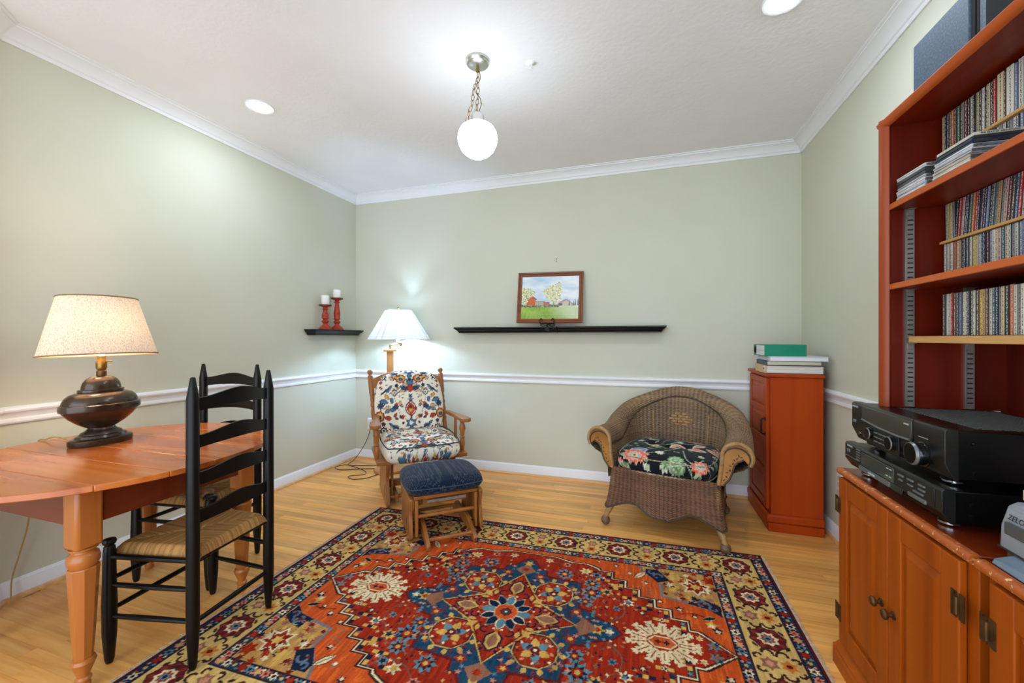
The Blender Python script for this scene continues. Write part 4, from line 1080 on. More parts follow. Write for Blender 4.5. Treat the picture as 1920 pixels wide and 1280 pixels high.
for k_ in (0, 1):
    pts = [(PS[i, -1, 0] + 0.003 * math.cos(i * 0.9 + k_ * math.pi), PS[i, -1, 1], PS[i, -1, 2] + 0.0035 * math.sin(i * 0.9 + k_ * math.pi)) for i in range(0, MU, 2)]
    obj('skirt_braid', MB().tube(pts, 0.0042, 6), M_darkbraid, wk)
obj('seat_deck', MB().prism([(x * 0.985, y * 0.985) for x, y in sk[:-1:3]], 0.335, 0.352), M_darkbraid, wk)
# legs, wrapped with cane, ball feet
for (x, y) in legs_xy:
    fx, fy = (0.352 if x > 0 else -0.352), (-0.292 if y < 0 else 0.30)
    if y > 0: fx = 0.30 if x > 0 else -0.30
    o = obj('leg', MB().tube(spline([(x * 0.98, y * 0.96, 0.34), (x, y, 0.2), (x * 1.02, y * 1.02, 0.13), (fx * 0.97, fy * 0.985, 0.075), (fx, fy, 0.04)], 6), [0.019] * 12 + [0.0185] * 6 + [0.016] * 7, 14), M_tancane if y < 0 else M_darkbraid, wk)
    obj('ball_foot', MB(Matrix.Translation((fx, fy, 0))).lathe([(0.0, 0.0), (0.014, 0.001), (0.023, 0.008), (0.0285, 0.02), (0.029, 0.03), (0.025, 0.042), (0.018, 0.05), (0, 0.053)], 18), mat('cane_foot', (120, 94, 66), (70, 52, 38), rough=0.5, scale=80, stretch=(1, 1, 5)), o)
# scroll boards closing the arm fronts, with wrapped edge
for e, sgn in ((0, -1), (NU - 1, 1)):
    s_ = secs[e]
    keep = s_[2:18]
    lean_ = 0.015
    inner = [(-0.004, 0.372), (lean_ * 0.6, 0.46)] + [tuple(q) for q in keep[:16]]
    under = [(0.125, 0.532), (0.104, 0.520), (0.092, 0.515), (0.076, 0.49), (0.066, 0.45), (0.050, 0.41), (0.02, 0.372)]
    outl = inner + under
    def to3(o_, z_, dy): return (px[e] + nx[e] * o_, py[e] + ny[e] * o_ + dy, z_)
    k = len(outl); vs = [to3(o_, z_, -0.008) for o_, z_ in outl] + [to3(o_, z_, 0.008) for o_, z_ in outl]
    fs = [tuple(range(k)), tuple(range(2 * k - 1, k - 1, -1))] + [(i, (i + 1) % k, k + (i + 1) % k, k + i) for i in range(k)]
    sb = obj('scroll_board', MB().add(vs, fs), M_ocher, wk, smooth=20)
    obj('wrapped_edge', MB().tube([to3(o_, z_, -0.004) for o_, z_ in inner], 0.0125, 10), M_tancane, wk)
    obj('dark_edge', MB().tube([to3(0.012 + (o_ - 0.09) * 0.9 + 0.074, 0.53 + (z_ - 0.53) * 0.82 - 0.006, -0.010) for o_, z_ in inner[2:]], 0.0045, 8), M_darkbraid, sb)
    obj('dark_edge', MB().tube([to3(o_, z_, -0.009) for o_, z_ in under], 0.0055, 8), M_darkbraid, sb)
    vine = [(0.112, 0.545), (0.098, 0.552), (0.09, 0.535), (0.076, 0.525), (0.07, 0.505), (0.056, 0.49), (0.054, 0.465), (0.04, 0.45), (0.036, 0.425), (0.024, 0.405)]
    for q, (o_, z_) in enumerate(vine):
        obj('carved_leaf', MB(Matrix.Translation(to3(o_, z_, -0.009)) @ Matrix.Rotation(q * 1.3, 4, 'Y')).lathe([(0, -0.004), (0.008, 0), (0, 0.004)], 6, sx=1.1, sy=0.4), M_darkbraid, sb)
# lighter stakes and the diamond of broad cane on the back
def back_pt(x, z, off=0.0):
    i = int(np.argmin((px - x) ** 2 + (py < 0) * 10)); s_ = secs[i]
    o_ = np.interp(z, s_[:3, 1], s_[:3, 0]) - off
    return (px[i] + nx[i] * o_, py[i] + ny[i] * o_, z)
for x in (-0.178, 0.178):
    obj('light_stake', MB().tube([back_pt(x, z, 0.004) for z in np.linspace(0.42, 0.665, 12)], 0.0052, 8), M_tancane, wk)
for r_, cnt in ((0, 2), (1, 3), (2, 4), (3, 3), (4, 2)):
    for k in range(cnt):
        x = (k - (cnt - 1) / 2) * 0.043 - 0.002; z = 0.655 - r_ * 0.019
        b0 = Vector(back_pt(x, z, 0.007))
        obj('diamond_cane', MB(Matrix.Translation(b0)).cbox(0, 0, 0, 0.036, 0.007, 0.0165), M_tancane, wk, bevel=0.003)
        obj('diamond_stake', MB(Matrix.Translation(b0)).cbox(0.0215, -0.002, 0, 0.0045, 0.006, 0.026), M_tancane, wk, bevel=0.001)
# floral cushion
K0 = (20, 24, 28); OR = (226, 104, 72); PK = (222, 170, 142); GN = (112, 142, 96); LG = (176, 196, 156); WH = (222, 220, 206); LB = (160, 172, 190)
fc = Canvas(0.86, 0.86, 0.0028, K0)
random.seed(21)
def vine(p, q, b, col=(124, 138, 110)):
    m_ = ((p[0] + q[0]) / 2 + b * (q[1] - p[1]), (p[1] + q[1]) / 2 - b * (q[0] - p[0]))
    fc.line(spline([p, m_, q], 8), 0.006, col); fc.line(spline([p, m_, q], 8), 0.002, (196, 204, 178))
for (p, q, b) in (((-0.2, -0.3), (0.0, 0.25), 0.3), ((0.0, -0.2), (0.3, 0.1), -0.4), ((-0.3, 0.0), (0.1, 0.3), 0.3), ((0.05, -0.05), (-0.1, -0.33), 0.3), ((0.1, -0.1), (0.33, -0.3), 0.25), ((-0.05, 0.05), (0.25, 0.3), -0.3), ((-0.32, -0.1), (-0.05, -0.12), 0.5), ((0.15, -0.28), (0.35, -0.34), 0.3), ((-0.15, 0.1), (-0.35, 0.28), 0.3)):
    vine(p, q, b)
def bloom(x, y, s, rot, c1=OR, c2=PK):
    fc.star(x, y, s * 1.08, s * 0.74, 11, (206, 190, 170), rot); fc.star(x, y, s, s * 0.68, 11, c1, rot); fc.star(x, y, s * 0.66, s * 0.5, 9, c2, rot)
    fc.star(x, y, s * 0.5, s * 0.36, 9, LB, rot); fc.star(x, y, s * 0.34, s * 0.2, 7, (226, 190, 110), rot); fc.ell(x, y, s * 0.12, s * 0.12, (120, 60, 50))
bloom(-0.17, -0.26, 0.095, 0.2); fc.ell(-0.15, -0.19, 0.055, 0.04, LB); fc.ell(-0.15, -0.19, 0.042, 0.028, (120, 128, 150)); fc.ell(-0.15, -0.195, 0.028, 0.018, LB)
bloom(0.24, -0.285, 0.062, 0.6); bloom(0.14, 0.22, 0.075, 0.1); bloom(-0.31, -0.33, 0.05, 0.2); bloom(-0.1, 0.27, 0.05, 0.3, OR, PK); bloom(0.3, 0.1, 0.05, 0.2)
for (x, y, s) in ((-0.02, -0.2, 0.032), (-0.09, -0.37, 0.032), (0.03, -0.36, 0.04), (-0.2, 0.05, 0.03), (0.05, 0.1, 0.028), (0.3, -0.06, 0.03), (-0.28, 0.2, 0.03), (0.22, -0.16, 0.024)):
    fc.star(x, y, s, s * 0.55, 7, WH); fc.star(x, y, s * 0.7, s * 0.4, 7, LG); fc.ell(x, y, s * 0.3, s * 0.3, (206, 196, 120))
for (x, y, s) in ((0.09, -0.27, 0.055), (0.12, -0.345, 0.05), (0.045, -0.33, 0.045), (-0.3, -0.08, 0.05), (0.33, -0.15, 0.045)):
    fc.star(x, y, s, s * 0.78, 10, GN); fc.star(x, y, s * 0.76, s * 0.6, 10, LG); fc.star(x, y, s * 0.5, s * 0.36, 8, GN); fc.ell(x, y, s * 0.2, s * 0.2, LG)
for k in range(90):
    x, y, a_ = random.uniform(-0.4, 0.4), random.uniform(-0.42, 0.42), random.uniform(0, 6.28)
    l_ = random.uniform(0.03, 0.06); fc.leaf(x, y, l_, l_ * 0.42, a_, random.choice([GN, (90, 120, 76), LG, GN]), (196, 206, 180) if k % 3 else None)
for (x, y, a_) in ((0.0, 0.0, 0.4), (-0.05, -0.08, 2.5), (0.14, 0.02, 1.0), (0.12, -0.06, 0.3), (-0.16, 0.16, 2.2), (0.22, 0.05, -0.4)):
    fc.leaf(x, y, 0.12, 0.045, a_, PK, (226, 214, 190)); fc.leaf(x + 0.012 * math.cos(a_), y + 0.012 * math.sin(a_), 0.09, 0.02, a_, (206, 130, 104))
bloom(-0.17, -0.27, 0.085, 0.2); fc.star(-0.02, -0.2, 0.03, 0.016, 6, WH)
fc.a *= (0.85 + 0.3 * rng.random(fc.a.shape[:2]))[..., None]
g, cols, rim = cushion(0.61, 0.565, 0.165, fc, rnd=0.45, p=6, n=130, tufts=[(-0.11, 0.03, 0.045), (0.10, 0.03, 0.045), (0.0, -0.02, 0.04)], tdepth=0.030, crown_=0.25)
wc = obj('seat_cushion', g, M_attr_fab, wk, loc=(-0.006, -0.02, 0.428), colors=cols, smooth=80)
obj('piping', MB().tube([(x * 0.975, y * 0.985, -0.052) for x, y, z in rim], 0.0045, 6, closed=True), M_pipingc, wc)
obj('piping', MB().tube([(x * 0.965, y * 0.965, 0.034) for x, y, z in rim], 0.0035, 6, closed=True), M_pipingc, wc)

# ================================================================== panelled doors
def raised_panel(x0, x1, z0, z1, yf, rim=0.028, dep=0.010):
    """raised panel in the xz plane, front towards -y: flat field with bevelled margin"""
    a = [(x0, yf + dep, z0), (x1, yf + dep, z0), (x1, yf + dep, z1), (x0, yf + dep, z1)]
    b = [(x0 + rim, yf + 0.001, z0 + rim), (x1 - rim, yf + 0.001, z0 + rim), (x1 - rim, yf + 0.001, z1 - rim), (x0 + rim, yf + 0.001, z1 - rim)]
    c = [(p[0], yf + dep + 0.004, p[2]) for p in a]
    vs = a + b + c
    fs = [(4, 5, 6, 7), (8, 11, 10, 9)]
    for i in range(4):
        j = (i + 1) % 4
        fs += [(i, j, 4 + j, 4 + i), (8 + i, 8 + j, j, i)]
    return MB().add(vs, fs)
def door(parent, x0, x1, z0, z1, yf, t, stile, rails, m, name='door'):
    """frame-and-panel door; rails: list of (z_low, z_high) of the openings"""
    g = MB()
    g.box(x0, x0 + stile, yf, yf + t, z0, z1); g.box(x1 - stile, x1, yf, yf + t, z0, z1)
    zs = [z0] + [q for op in rails for q in op] + [z1]
    for i in range(0, len(zs), 2):
        g.box(x0 + stile, x1 - stile, yf, yf + t, zs[i], zs[i + 1])
    d = obj(name, g, m, parent, bevel=0.003)
    for a, b in rails:
        obj('panel', raised_panel(x0 + stile - 0.002, x1 - stile + 0.002, a - 0.002, b + 0.002, yf, min(0.03, (b - a) * 0.22)), m, d, smooth=15)
    return d

# ================================================================== narrow cabinet in the corner
cc_ = thing('narrow_cabinet', 'narrow red stained pine cabinet with four panel door in the corner', 'cabinet', (0.772, 3.245, 0), R(-90))
# local: front -y (world -x); local x = -world y; depth along +y
hw, dp = 0.252, 0.285
obj('body', MB().box(-hw, hw, 0.0, dp, 0.03, 0.975), M_cornercab, cc_, bevel=0.004)
obj('plinth', MB().box(-hw - 0.012, hw + 0.012, -0.016, dp + 0.0, 0.0, 0.055), M_cornercab, cc_, bevel=0.003)
pp_ = [(-hw - 0.016, -0.024), (hw + 0.016, -0.024), (hw + 0.016, dp + 0.004), (-hw - 0.016, dp + 0.004)]
obj('base_moulding', MB().prism(pp_, 0.055, 0.108), M_cornercab, cc_, bevel=0.012)
obj('top_board', MB().box(-hw - 0.012, hw + 0.012, -0.020, dp + 0.006, 0.975, 0.997), M_cornercab, cc_, bevel=0.006)
dr = door(cc_, -hw + 0.035, hw - 0.035, 0.125, 0.965, -0.016, 0.018, 0.052, [(0.17, 0.335), (0.375, 0.535), (0.575, 0.735), (0.775, 0.925)], M_cornercab)
g = MB(); g.tube([(0.19, -0.017, 0.60), (0.19, -0.038, 0.603), (0.19, -0.040, 0.65), (0.19, -0.038, 0.697), (0.19, -0.017, 0.70)], 0.005, 8)
g.box(0.18, 0.2, -0.019, -0.016, 0.59, 0.612); g.box(0.18, 0.2, -0.019, -0.016, 0.688, 0.71)
obj('handle', g, M_iron, dr)

# books and binder on it
def book(label, x0, x1, y0, y1, z0, z1, cover, paper=M_paper, spine=None, cat='book', grp='books on the narrow cabinet', rz=0):
    t = thing('book', label, cat, ((x0 + x1) / 2, (y0 + y1) / 2, z0), rz, grp)
    a, b, h_ = (x1 - x0) / 2, (y1 - y0) / 2, z1 - z0
    obj('pages', MB().box(-a + 0.004, a - 0.004, -b + 0.004, b - 0.004, 0.0025, h_ - 0.0025), paper, t)
    obj('cover', MB().box(-a, a, -b, b, 0, 0.003), cover, t)
    obj('cover', MB().box(-a, a, -b, b, h_ - 0.003, h_), cover, t)
    obj('spine', MB().box(-a - 0.002, -a + 0.002, -b, b, 0, h_), spine or cover, t, bevel=0.001)
    return t
zt = 0.997
b1 = book('thick book with tan spine, lowest of the stack on the narrow cabinet', 0.752, 1.068, 3.015, 3.27, zt, zt + 0.052, mat('navy_cover', (44, 44, 76), (36, 36, 60), rough=0.5, scale=10), spine=mat('tan_spine', (214, 182, 132), (204, 170, 120), rough=0.6, scale=10))
obj('spine_sticker', MB().box(-0.1605, -0.1595, -0.10, -0.055, 0.012, 0.046), mat('white_sticker', (226, 222, 212), rough=0.7), b1)
obj('sticker_print', MB().box(-0.1612, -0.160, -0.088, -0.068, 0.024, 0.034), M_bcord, b1)
book('thin book with dark slate spine, second from the bottom on the narrow cabinet', 0.756, 1.056, 3.012, 3.26, zt + 0.0525, zt + 0.080, mat('slate_cover', (62, 76, 84), (52, 64, 72), rough=0.5, scale=10), paper=mat('cream_pages', (232, 222, 198), (214, 204, 180), rough=0.8, stretch=(0.2, 0.2, 30), scale=20))
book('large white edged book under the green binder', 0.768, 1.088, 3.000, 3.30, zt + 0.0805, zt + 0.110, mat('pale_grey_cover', (206, 210, 216), (196, 200, 208), rough=0.5, scale=10), paper=mat('bright_pages', (236, 236, 238), (218, 218, 222), rough=0.8, stretch=(0.2, 0.2, 30), scale=20))
bd = thing('ring_binder', 'green ring binder lying on top of the book stack', 'binder', (0.862, 3.155, zt + 0.1105), 0)
M_green = mat('green_board', (0, 136, 104), (0, 128, 96), rough=0.45, scale=8)
obj('lower_cover', MB().box(-0.115, 0.115, -0.13, 0.14, 0.0, 0.003), M_green, bd)
obj('upper_cover', MB().box(-0.115, 0.115, -0.13, 0.14, 0.070, 0.073), M_green, bd)
obj('front_flap', MB().box(-0.112, 0.115, -0.132, -0.127, 0.0, 0.073), M_green, bd, bevel=0.001)
obj('back_flap', MB().box(0.111, 0.115, -0.13, 0.14, 0.0, 0.073), M_green, bd)
M_wl = mat('white_label', (226, 228, 226), (214, 216, 216), rough=0.6, scale=20)
sp_ = obj('spine', MB().box(-0.117, -0.112, -0.13, 0.14, 0.0, 0.073), M_green, bd)
obj('spine_label', MB().box(-0.1185, -0.117, -0.125, 0.06, 0.005, 0.0345), M_wl, sp_)
obj('spine_label', MB().box(-0.1185, -0.117, -0.125, 0.06, 0.037, 0.068), M_wl, sp_)
obj('finger_ring', MB(Matrix.Translation((-0.119, 0.085, 0.0365)) @ Matrix.Rotation(R(90), 4, 'Y')).lathe([(0.0195, -0.002), (0.025, -0.002), (0.025, 0.002), (0.0195, 0.002), (0.0195, -0.002)], 28), M_blackp, sp_)

# ================================================================== low stereo cabinets
def low_cabinet(label, ya, yb, doors, hinge_far=True):
    """world: front at x=.716 facing -x, from y=ya (near) to yb (far)"""
    yc = (ya + yb) / 2; hw = (yb - ya) / 2
    t = thing('low_cabinet', label, 'cabinet', (0.716, yc, 0), R(-90), 'stained pine low cabinets')
    d = XR - 0.716 - 0.032
    obj('body', MB().box(-hw, hw, 0.0, d, 0.06, 0.712), M_pinecab, t, bevel=0.003)
    pl_ = [(-0.030, 0.0), (-0.030, 0.045), (-0.024, 0.055), (-0.026, 0.062), (-0.018, 0.075), (-0.010, 0.083), (-0.002, 0.088), (0.03, 0.088), (0.03, 0)]
    obj('plinth', MB().prism(pl_, -hw - 0.012, hw - 0.002, 'yzx'), M_pinecab, t, smooth=20)
    obj('plinth_return', MB().box(-hw - 0.02, -hw, -0.03, d, 0.0, 0.07), M_pinecab, t, bevel=0.008)
    tp = obj('top', MB().box(-hw - 0.012, hw, 0.0, d, 0.712, 0.734), M_pinetop, t, bevel=0.003)
    obj('front_edge', MB().prism([(-0.016, 0.714), (-0.019, 0.723), (-0.016, 0.732), (-0.010, 0.7345), (0.0, 0.7345), (0.0, 0.712), (-0.010, 0.712)], -hw - 0.012, hw, 'yzx'), M_worn, tp, smooth=50)
    for (x0, x1, hs) in doors:
        dd = door(t, x0, x1, 0.10, 0.704, -0.018, 0.017, 0.062, [(0.165, 0.640)], M_pinecab)
        kx_ = x1 - 0.03 if hs < 0 else x0 + 0.03
        kb = MB(Matrix.Translation((kx_, -0.018, 0.41)) @ Matrix.Rotation(R(90), 4, 'X'))
        kb.lathe([(0.012, -0.001), (0.012, 0.003), (0.006, 0.006), (0.006, 0.014), (0.014, 0.018), (0.0155, 0.024), (0.011, 0.029), (0, 0.03)], 18)
        obj('knob', kb, M_antique, dd)
        hx = x0 if hs < 0 else x1
        for z in (0.20, 0.60):
            g = MB()
            g.box(hx - 0.022, hx - 0.003, -0.0205, -0.018, z - 0.030, z + 0.030)
            g.box(hx + 0.004, hx + 0.020, -0.0205, -0.0175, z - 0.030, z + 0.030)
            g.tube([(hx, -0.022, z - 0.02), (hx, -0.022, z + 0.02)], 0.0045, 10)
            for q in (-0.024, 0.024):
                g.add([(hx - 0.017, -0.0225, z + q - 0.004), (hx - 0.009, -0.0225, z + q - 0.004), (hx - 0.009, -0.0225, z + q + 0.004), (hx - 0.017, -0.0225, z + q + 0.004)], [(0, 1, 2, 3)])
            obj('hinge', g, M_antique, dd, smooth=30)
    return t
low_cabinet('low stained pine cabinet under the two black receivers', 1.196, 1.850, [(-0.320, 0.002, -1), (0.006, 0.296, 1)])
low_cabinet('nearer low stained pine cabinet at the right edge', 0.46, 1.168, [(-0.325, 0.0, -1), (0.004, 0.33, 1)])

# ================================================================== wall bookcase
BX, BY1, BY0, BZ0, BZ1 = 0.792, 1.757, 0.62, 0.9878, 1.968
bk = thing('wall_bookcase', 'red cherry bookcase full of CDs above the stereo', 'bookcase', (BX, 1.2, BZ0))
def W(*a):
    """box given in world coordinates, stored relative to the bookcase"""
    x0, x1, y0, y1, z0, z1 = a
    return MB().box(x0 - BX, x1 - BX, y0 - 1.2, y1 - 1.2, z0 - BZ0, z1 - BZ0)
XB = XR - 0.012
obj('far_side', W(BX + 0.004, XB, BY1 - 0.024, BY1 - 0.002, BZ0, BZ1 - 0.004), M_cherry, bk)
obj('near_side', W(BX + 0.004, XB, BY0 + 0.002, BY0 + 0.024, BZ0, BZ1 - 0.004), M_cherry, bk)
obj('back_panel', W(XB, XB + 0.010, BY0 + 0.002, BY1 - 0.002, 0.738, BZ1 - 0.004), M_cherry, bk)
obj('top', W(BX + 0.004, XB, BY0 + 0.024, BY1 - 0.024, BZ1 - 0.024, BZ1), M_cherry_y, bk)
g = MB(Matrix.Translation((-BX, -1.2, -BZ0)))
st_ = [(BX, BY1), (BX - 0.012, BY1 - 0.004), (BX - 0.016, BY1 - 0.014), (BX - 0.012, BY1 - 0.026), (BX - 0.002, BY1 - 0.034), (BX + 0.004, BY1 - 0.036), (BX + 0.004, BY1)]
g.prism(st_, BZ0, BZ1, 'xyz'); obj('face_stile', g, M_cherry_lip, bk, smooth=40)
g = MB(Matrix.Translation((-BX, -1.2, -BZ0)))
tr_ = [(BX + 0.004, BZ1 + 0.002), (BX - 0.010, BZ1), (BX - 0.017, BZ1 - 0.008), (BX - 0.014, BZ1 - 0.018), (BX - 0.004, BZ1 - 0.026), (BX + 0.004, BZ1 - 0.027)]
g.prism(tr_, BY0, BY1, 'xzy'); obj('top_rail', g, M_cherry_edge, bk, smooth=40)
def shelf(y1, xf, z0, z1, m, em):
    s_ = obj('shelf', W(xf + 0.002, XB - 0.002, BY0 + 0.026, y1, z0, z1), m, bk)
    obj('front_edge', W(xf - 0.004, xf + 0.002, BY0 + 0.026, y1, z0, z1), em, s_, bevel=0.002)
    return s_
shelf(1.722, 0.800, 1.655, 1.675, M_cherry_y, M_cherry_edge)
shelf(1.722, 0.800, 1.385, 1.405, M_cherry_y, M_cherry_edge)
shelf(1.712, 0.847, 1.206, 1.228, M_pine, M_pine)
for z, xf, y1 in ((1.795, 0.905, 1.69), (1.527, 0.925, 1.712)):
    obj('riser', W(xf, XB - 0.004, BY0 + 0.03, y1, z, z + 0.0075), M_pine, bk)
for x in (0.856, 1.012):
    s_ = obj('shelf_standard', W(x - 0.012, x + 0.012, BY1 - 0.0285, BY1 - 0.024, BZ0 + 0.003, 1.71), M_steel, bk)
    e_ = obj('standard_edge', W(x - 0.0145, x - 0.0115, BY1 - 0.0315, BY1 - 0.024, BZ0 + 0.003, 1.71), M_nickel, s_)
    g = MB(Matrix.Translation((-BX, -1.2, -BZ0)))
    for k in range(43):
        z = BZ0 + 0.02 + k * 0.016
        g.box(x - 0.007, x + 0.008, BY1 - 0.0292, BY1 - 0.0284, z, z + 0.0045)
    sl = obj('slot_row', g, M_bcord, s_, smooth=0); sl['kind'] = 'stuff'
    for z in (1.655, 1.385, 1.206):
        g = MB(Matrix.Translation((-BX, -1.2, -BZ0)))
        g.box(x - 0.010, x + 0.010, BY1 - 0.031, BY1 - 0.0285, z - 0.022, z - 0.0005); g.box(x - 0.010, x + 0.010, BY1 - 0.046, BY1 - 0.0285, z - 0.0025, z - 0.0004)
        obj('shelf_clip', g, M_steel, bk, bevel=0.0008)

# ---------------- CD cases
M_case = mat('clear_case', (58, 58, 60), rough=0.2, spec=0.6)
def spine_mat():
    m = bpy.data.materials.new('cd_spine'); m.use_nodes = True
    nt = m.node_tree; N, L = nt.nodes, nt.links; b = N['Principled BSDF']; b.inputs['Roughness'].default_value = 0.25
    oi = N.new('ShaderNodeObjectInfo'); tc_ = N.new('ShaderNodeTexCoord')
    mp = N.new('ShaderNodeMapping'); mp.inputs['Scale'].default_value = (0, 130, 110)
    ad = N.new('ShaderNodeVectorMath'); ad.operation = 'ADD'; cb = N.new('ShaderNodeCombineXYZ')
    mu = N.new('ShaderNodeMath'); mu.operation = 'MULTIPLY'; mu.inputs[1].default_value = 91.0
    L.new(oi.outputs['Random'], mu.inputs[0]); L.new(mu.outputs[0], cb.inputs[2]); L.new(mu.outputs[0], cb.inputs[1])
    L.new(tc_.outputs['Object'], mp.inputs[0]); L.new(mp.outputs[0], ad.inputs[0]); L.new(cb.outputs[0], ad.inputs[1])
    nz = N.new('ShaderNodeTexNoise'); nz.inputs['Scale'].default_value = 2.6; nz.inputs['Detail'].default_value = 4; L.new(ad.outputs[0], nz.inputs['Vector'])
    rp = N.new('ShaderNodeValToRGB'); rp.color_ramp.elements[0].position = 0.47; rp.color_ramp.elements[1].position = 0.56
    L.new(nz.outputs['Fac'], rp.inputs[0])
    # print in the contrasting tone: light on dark, dark on light
    bw = N.new('ShaderNodeRGBToBW'); L.new(oi.outputs['Color'], bw.inputs[0])
    lt = N.new('ShaderNodeMath'); lt.operation = 'LESS_THAN'; lt.inputs[1].default_value = 0.22; L.new(bw.outputs[0], lt.inputs[0])
    pc = N.new('ShaderNodeMix'); pc.data_type = 'RGBA'; L.new(lt.outputs[0], pc.inputs[0]); pc.inputs[6].default_value = (0.05, 0.05, 0.055, 1); pc.inputs[7].default_value = (0.62, 0.60, 0.55, 1)
    mx = N.new('ShaderNodeMix'); mx.data_type = 'RGBA'
    sx_ = N.new('ShaderNodeSeparateXYZ'); L.new(tc_.outputs['Object'], sx_.inputs[0])
    ab = N.new('ShaderNodeMath'); ab.operation = 'ABSOLUTE'; L.new(sx_.outputs[1], ab.inputs[0])
    l2 = N.new('ShaderNodeMath'); l2.operation = 'LESS_THAN'; l2.inputs[1].default_value = 0.0020; L.new(ab.outputs[0], l2.inputs[0])
    ml = N.new('ShaderNodeMath'); ml.operation = 'MULTIPLY'; L.new(rp.outputs[0], ml.inputs[0]); L.new(l2.outputs[0], ml.inputs[1])
    L.new(ml.outputs[0], mx.inputs[0]); L.new(oi.outputs['Color'], mx.inputs[6]); L.new(pc.outputs[2], mx.inputs[7])
    L.new(mx.outputs[2], b.inputs['Base Color'])
    return m
M_spine = spine_mat()
CDM = {}
def cd_mesh(t, h, d):
    k = (t, h, d)
    if k in CDM: return CDM[k]
    g = MB(); g.box(0.0012, d, -t / 2 + 0.0003, t / 2 - 0.0003, 0, h); g.cur = 1; g.box(0, 0.002, -t / 2 + 0.0012, t / 2 - 0.0012, 0.0012, h - 0.0012)
    o = obj('cd_case', g, [M_case, M_spine], smooth=0); CDM[k] = o.data
    bpy.data.objects.remove(o)
    return CDM[k]
NAMED = [('white', (214, 210, 198)), ('cream', (206, 190, 154)), ('black', (26, 26, 28)), ('dark grey', (64, 64, 66)), ('grey', (140, 138, 134)), ('navy', (34, 44, 70)), ('blue', (58, 88, 130)),
         ('steel blue', (110, 124, 150)), ('red', (172, 40, 34)), ('maroon', (96, 34, 36)), ('orange', (206, 104, 50)), ('tan', (186, 148, 100)), ('brown', (92, 64, 46)), ('green', (70, 100, 66)), ('pale pink', (206, 168, 160)), ('yellow', (206, 180, 96)), ('teal', (60, 96, 104)), ('purple', (86, 62, 96))]
ND = dict(NAMED)
def cd_row(phrase, group, x, y_start, y_end, z, seq, h=0.122, d=0.14, lean=lambda k: 0.0, tdef=0.0104):
    y = y_start; k = 0; r_ = random.Random(len(phrase))
    while y > y_end:
        spec = seq[k] if k < len(seq) else r_.choice(['white', 'cream', 'grey', 'black', 'navy', 'white', 'cream', 'steel blue', 'tan', 'maroon', 'dark grey'])
        nm, t, hh = (spec, tdef, h) if isinstance(spec, str) else spec
        o = bpy.data.objects.new('cd_case', cd_mesh(t, hh, d)); COL.objects.link(o)
        c = lin(ND[nm]); j = 0.85 + 0.3 * r_.random(); o.color = (c[0] * j, c[1] * j, c[2] * j, 1)
        a = lean(k)
        o.location = (x + r_.uniform(0, 0.004), y - t / 2, z + abs(math.sin(a)) * t / 2 + 0.0006); o.rotation_euler = (a, 0, 0)
        tag(o, f'{nm} spined CD case, {ordinal(k + 1)} from left {phrase}', 'CD case', group)
        y -= t + 0.0003 + abs(math.sin(a)) * 0.0004; k += 1
sA = ['cream', 'black', 'dark grey', 'brown', 'orange', 'dark grey', 'green', 'black', 'grey', 'maroon', 'black', 'white', 'black', 'cream', 'black', 'white', 'black', 'cream', 'black', 'red',
      ('cream', 0.022, 0.128), ('brown', 0.008, 0.122), ('white', 0.024, 0.128), ('steel blue', 0.0104, 0.124), ('white', 0.016, 0.128), ('black', 0.014, 0.124), ('grey', 0.0104, 0.122), ('brown', 0.012, 0.124), ('cream', 0.0104, 0.124), ('navy', 0.0104, 0.124), ('white', 0.018, 0.130), 'grey', 'black']
cd_row('on the upper riser', 'CDs on the upper riser', 0.908, 1.672, 1.31, 1.8025, sA)
sB = ['grey', 'cream', 'dark grey', 'white', 'grey', 'white', 'navy', 'grey', 'white', 'dark grey', 'steel blue', 'white', 'grey', 'white', 'black']
cd_row('behind the flat stacks', 'CDs on the top shelf', 0.912, 1.66, 1.33, 1.675, sB * 2, h=0.119)
sD = ['steel blue', 'yellow', 'cream', 'grey', 'black', 'red', 'pale pink', 'navy', 'navy', 'green', 'orange', 'red', 'black', 'purple', 'navy', 'steel blue', 'black', 'teal', 'grey', 'tan', 'grey', 'pale pink', 'maroon', 'dark grey', 'blue', 'red', 'pale pink', 'dark grey', 'tan', 'cream', 'cream']
cd_row('on the lower riser', 'CDs on the lower riser', 0.932, 1.700, 1.345, 1.535, sD, h=0.1175, lean=lambda k: R(-1.5) if k < 4 else R(5.5))
sC = ['white', 'white', 'cream', 'white', 'orange', 'white', 'tan', 'black', 'navy', 'dark grey', 'white', 'yellow', 'cream', 'white', 'blue', 'navy', 'maroon', 'steel blue', 'white', 'cream', 'pale pink', 'teal', 'cream', 'white', 'grey', 'white', 'steel blue', 'steel blue', 'pale pink']
cd_row('on the middle cherry shelf', 'CDs on the middle shelf', 0.932, 1.705, 1.35, 1.405, sC, h=0.120)
sE = ['dark grey', ('white', 0.024, 0.127), ('red', 0.0104, 0.128), 'brown', 'dark grey', 'steel blue', 'white', 'white', 'dark grey', 'black', 'white', 'brown', 'yellow', 'tan', 'brown', 'white', 'teal', 'navy', 'grey', 'cream', 'dark grey', ('orange', 0.014, 0.128), 'white', 'grey', 'white', 'cream', 'steel blue', 'cream', 'white']
cd_row('on the pale pine shelf', 'CDs on the pine shelf', 0.875, 1.607, 1.27, 1.228, sE, h=0.126)
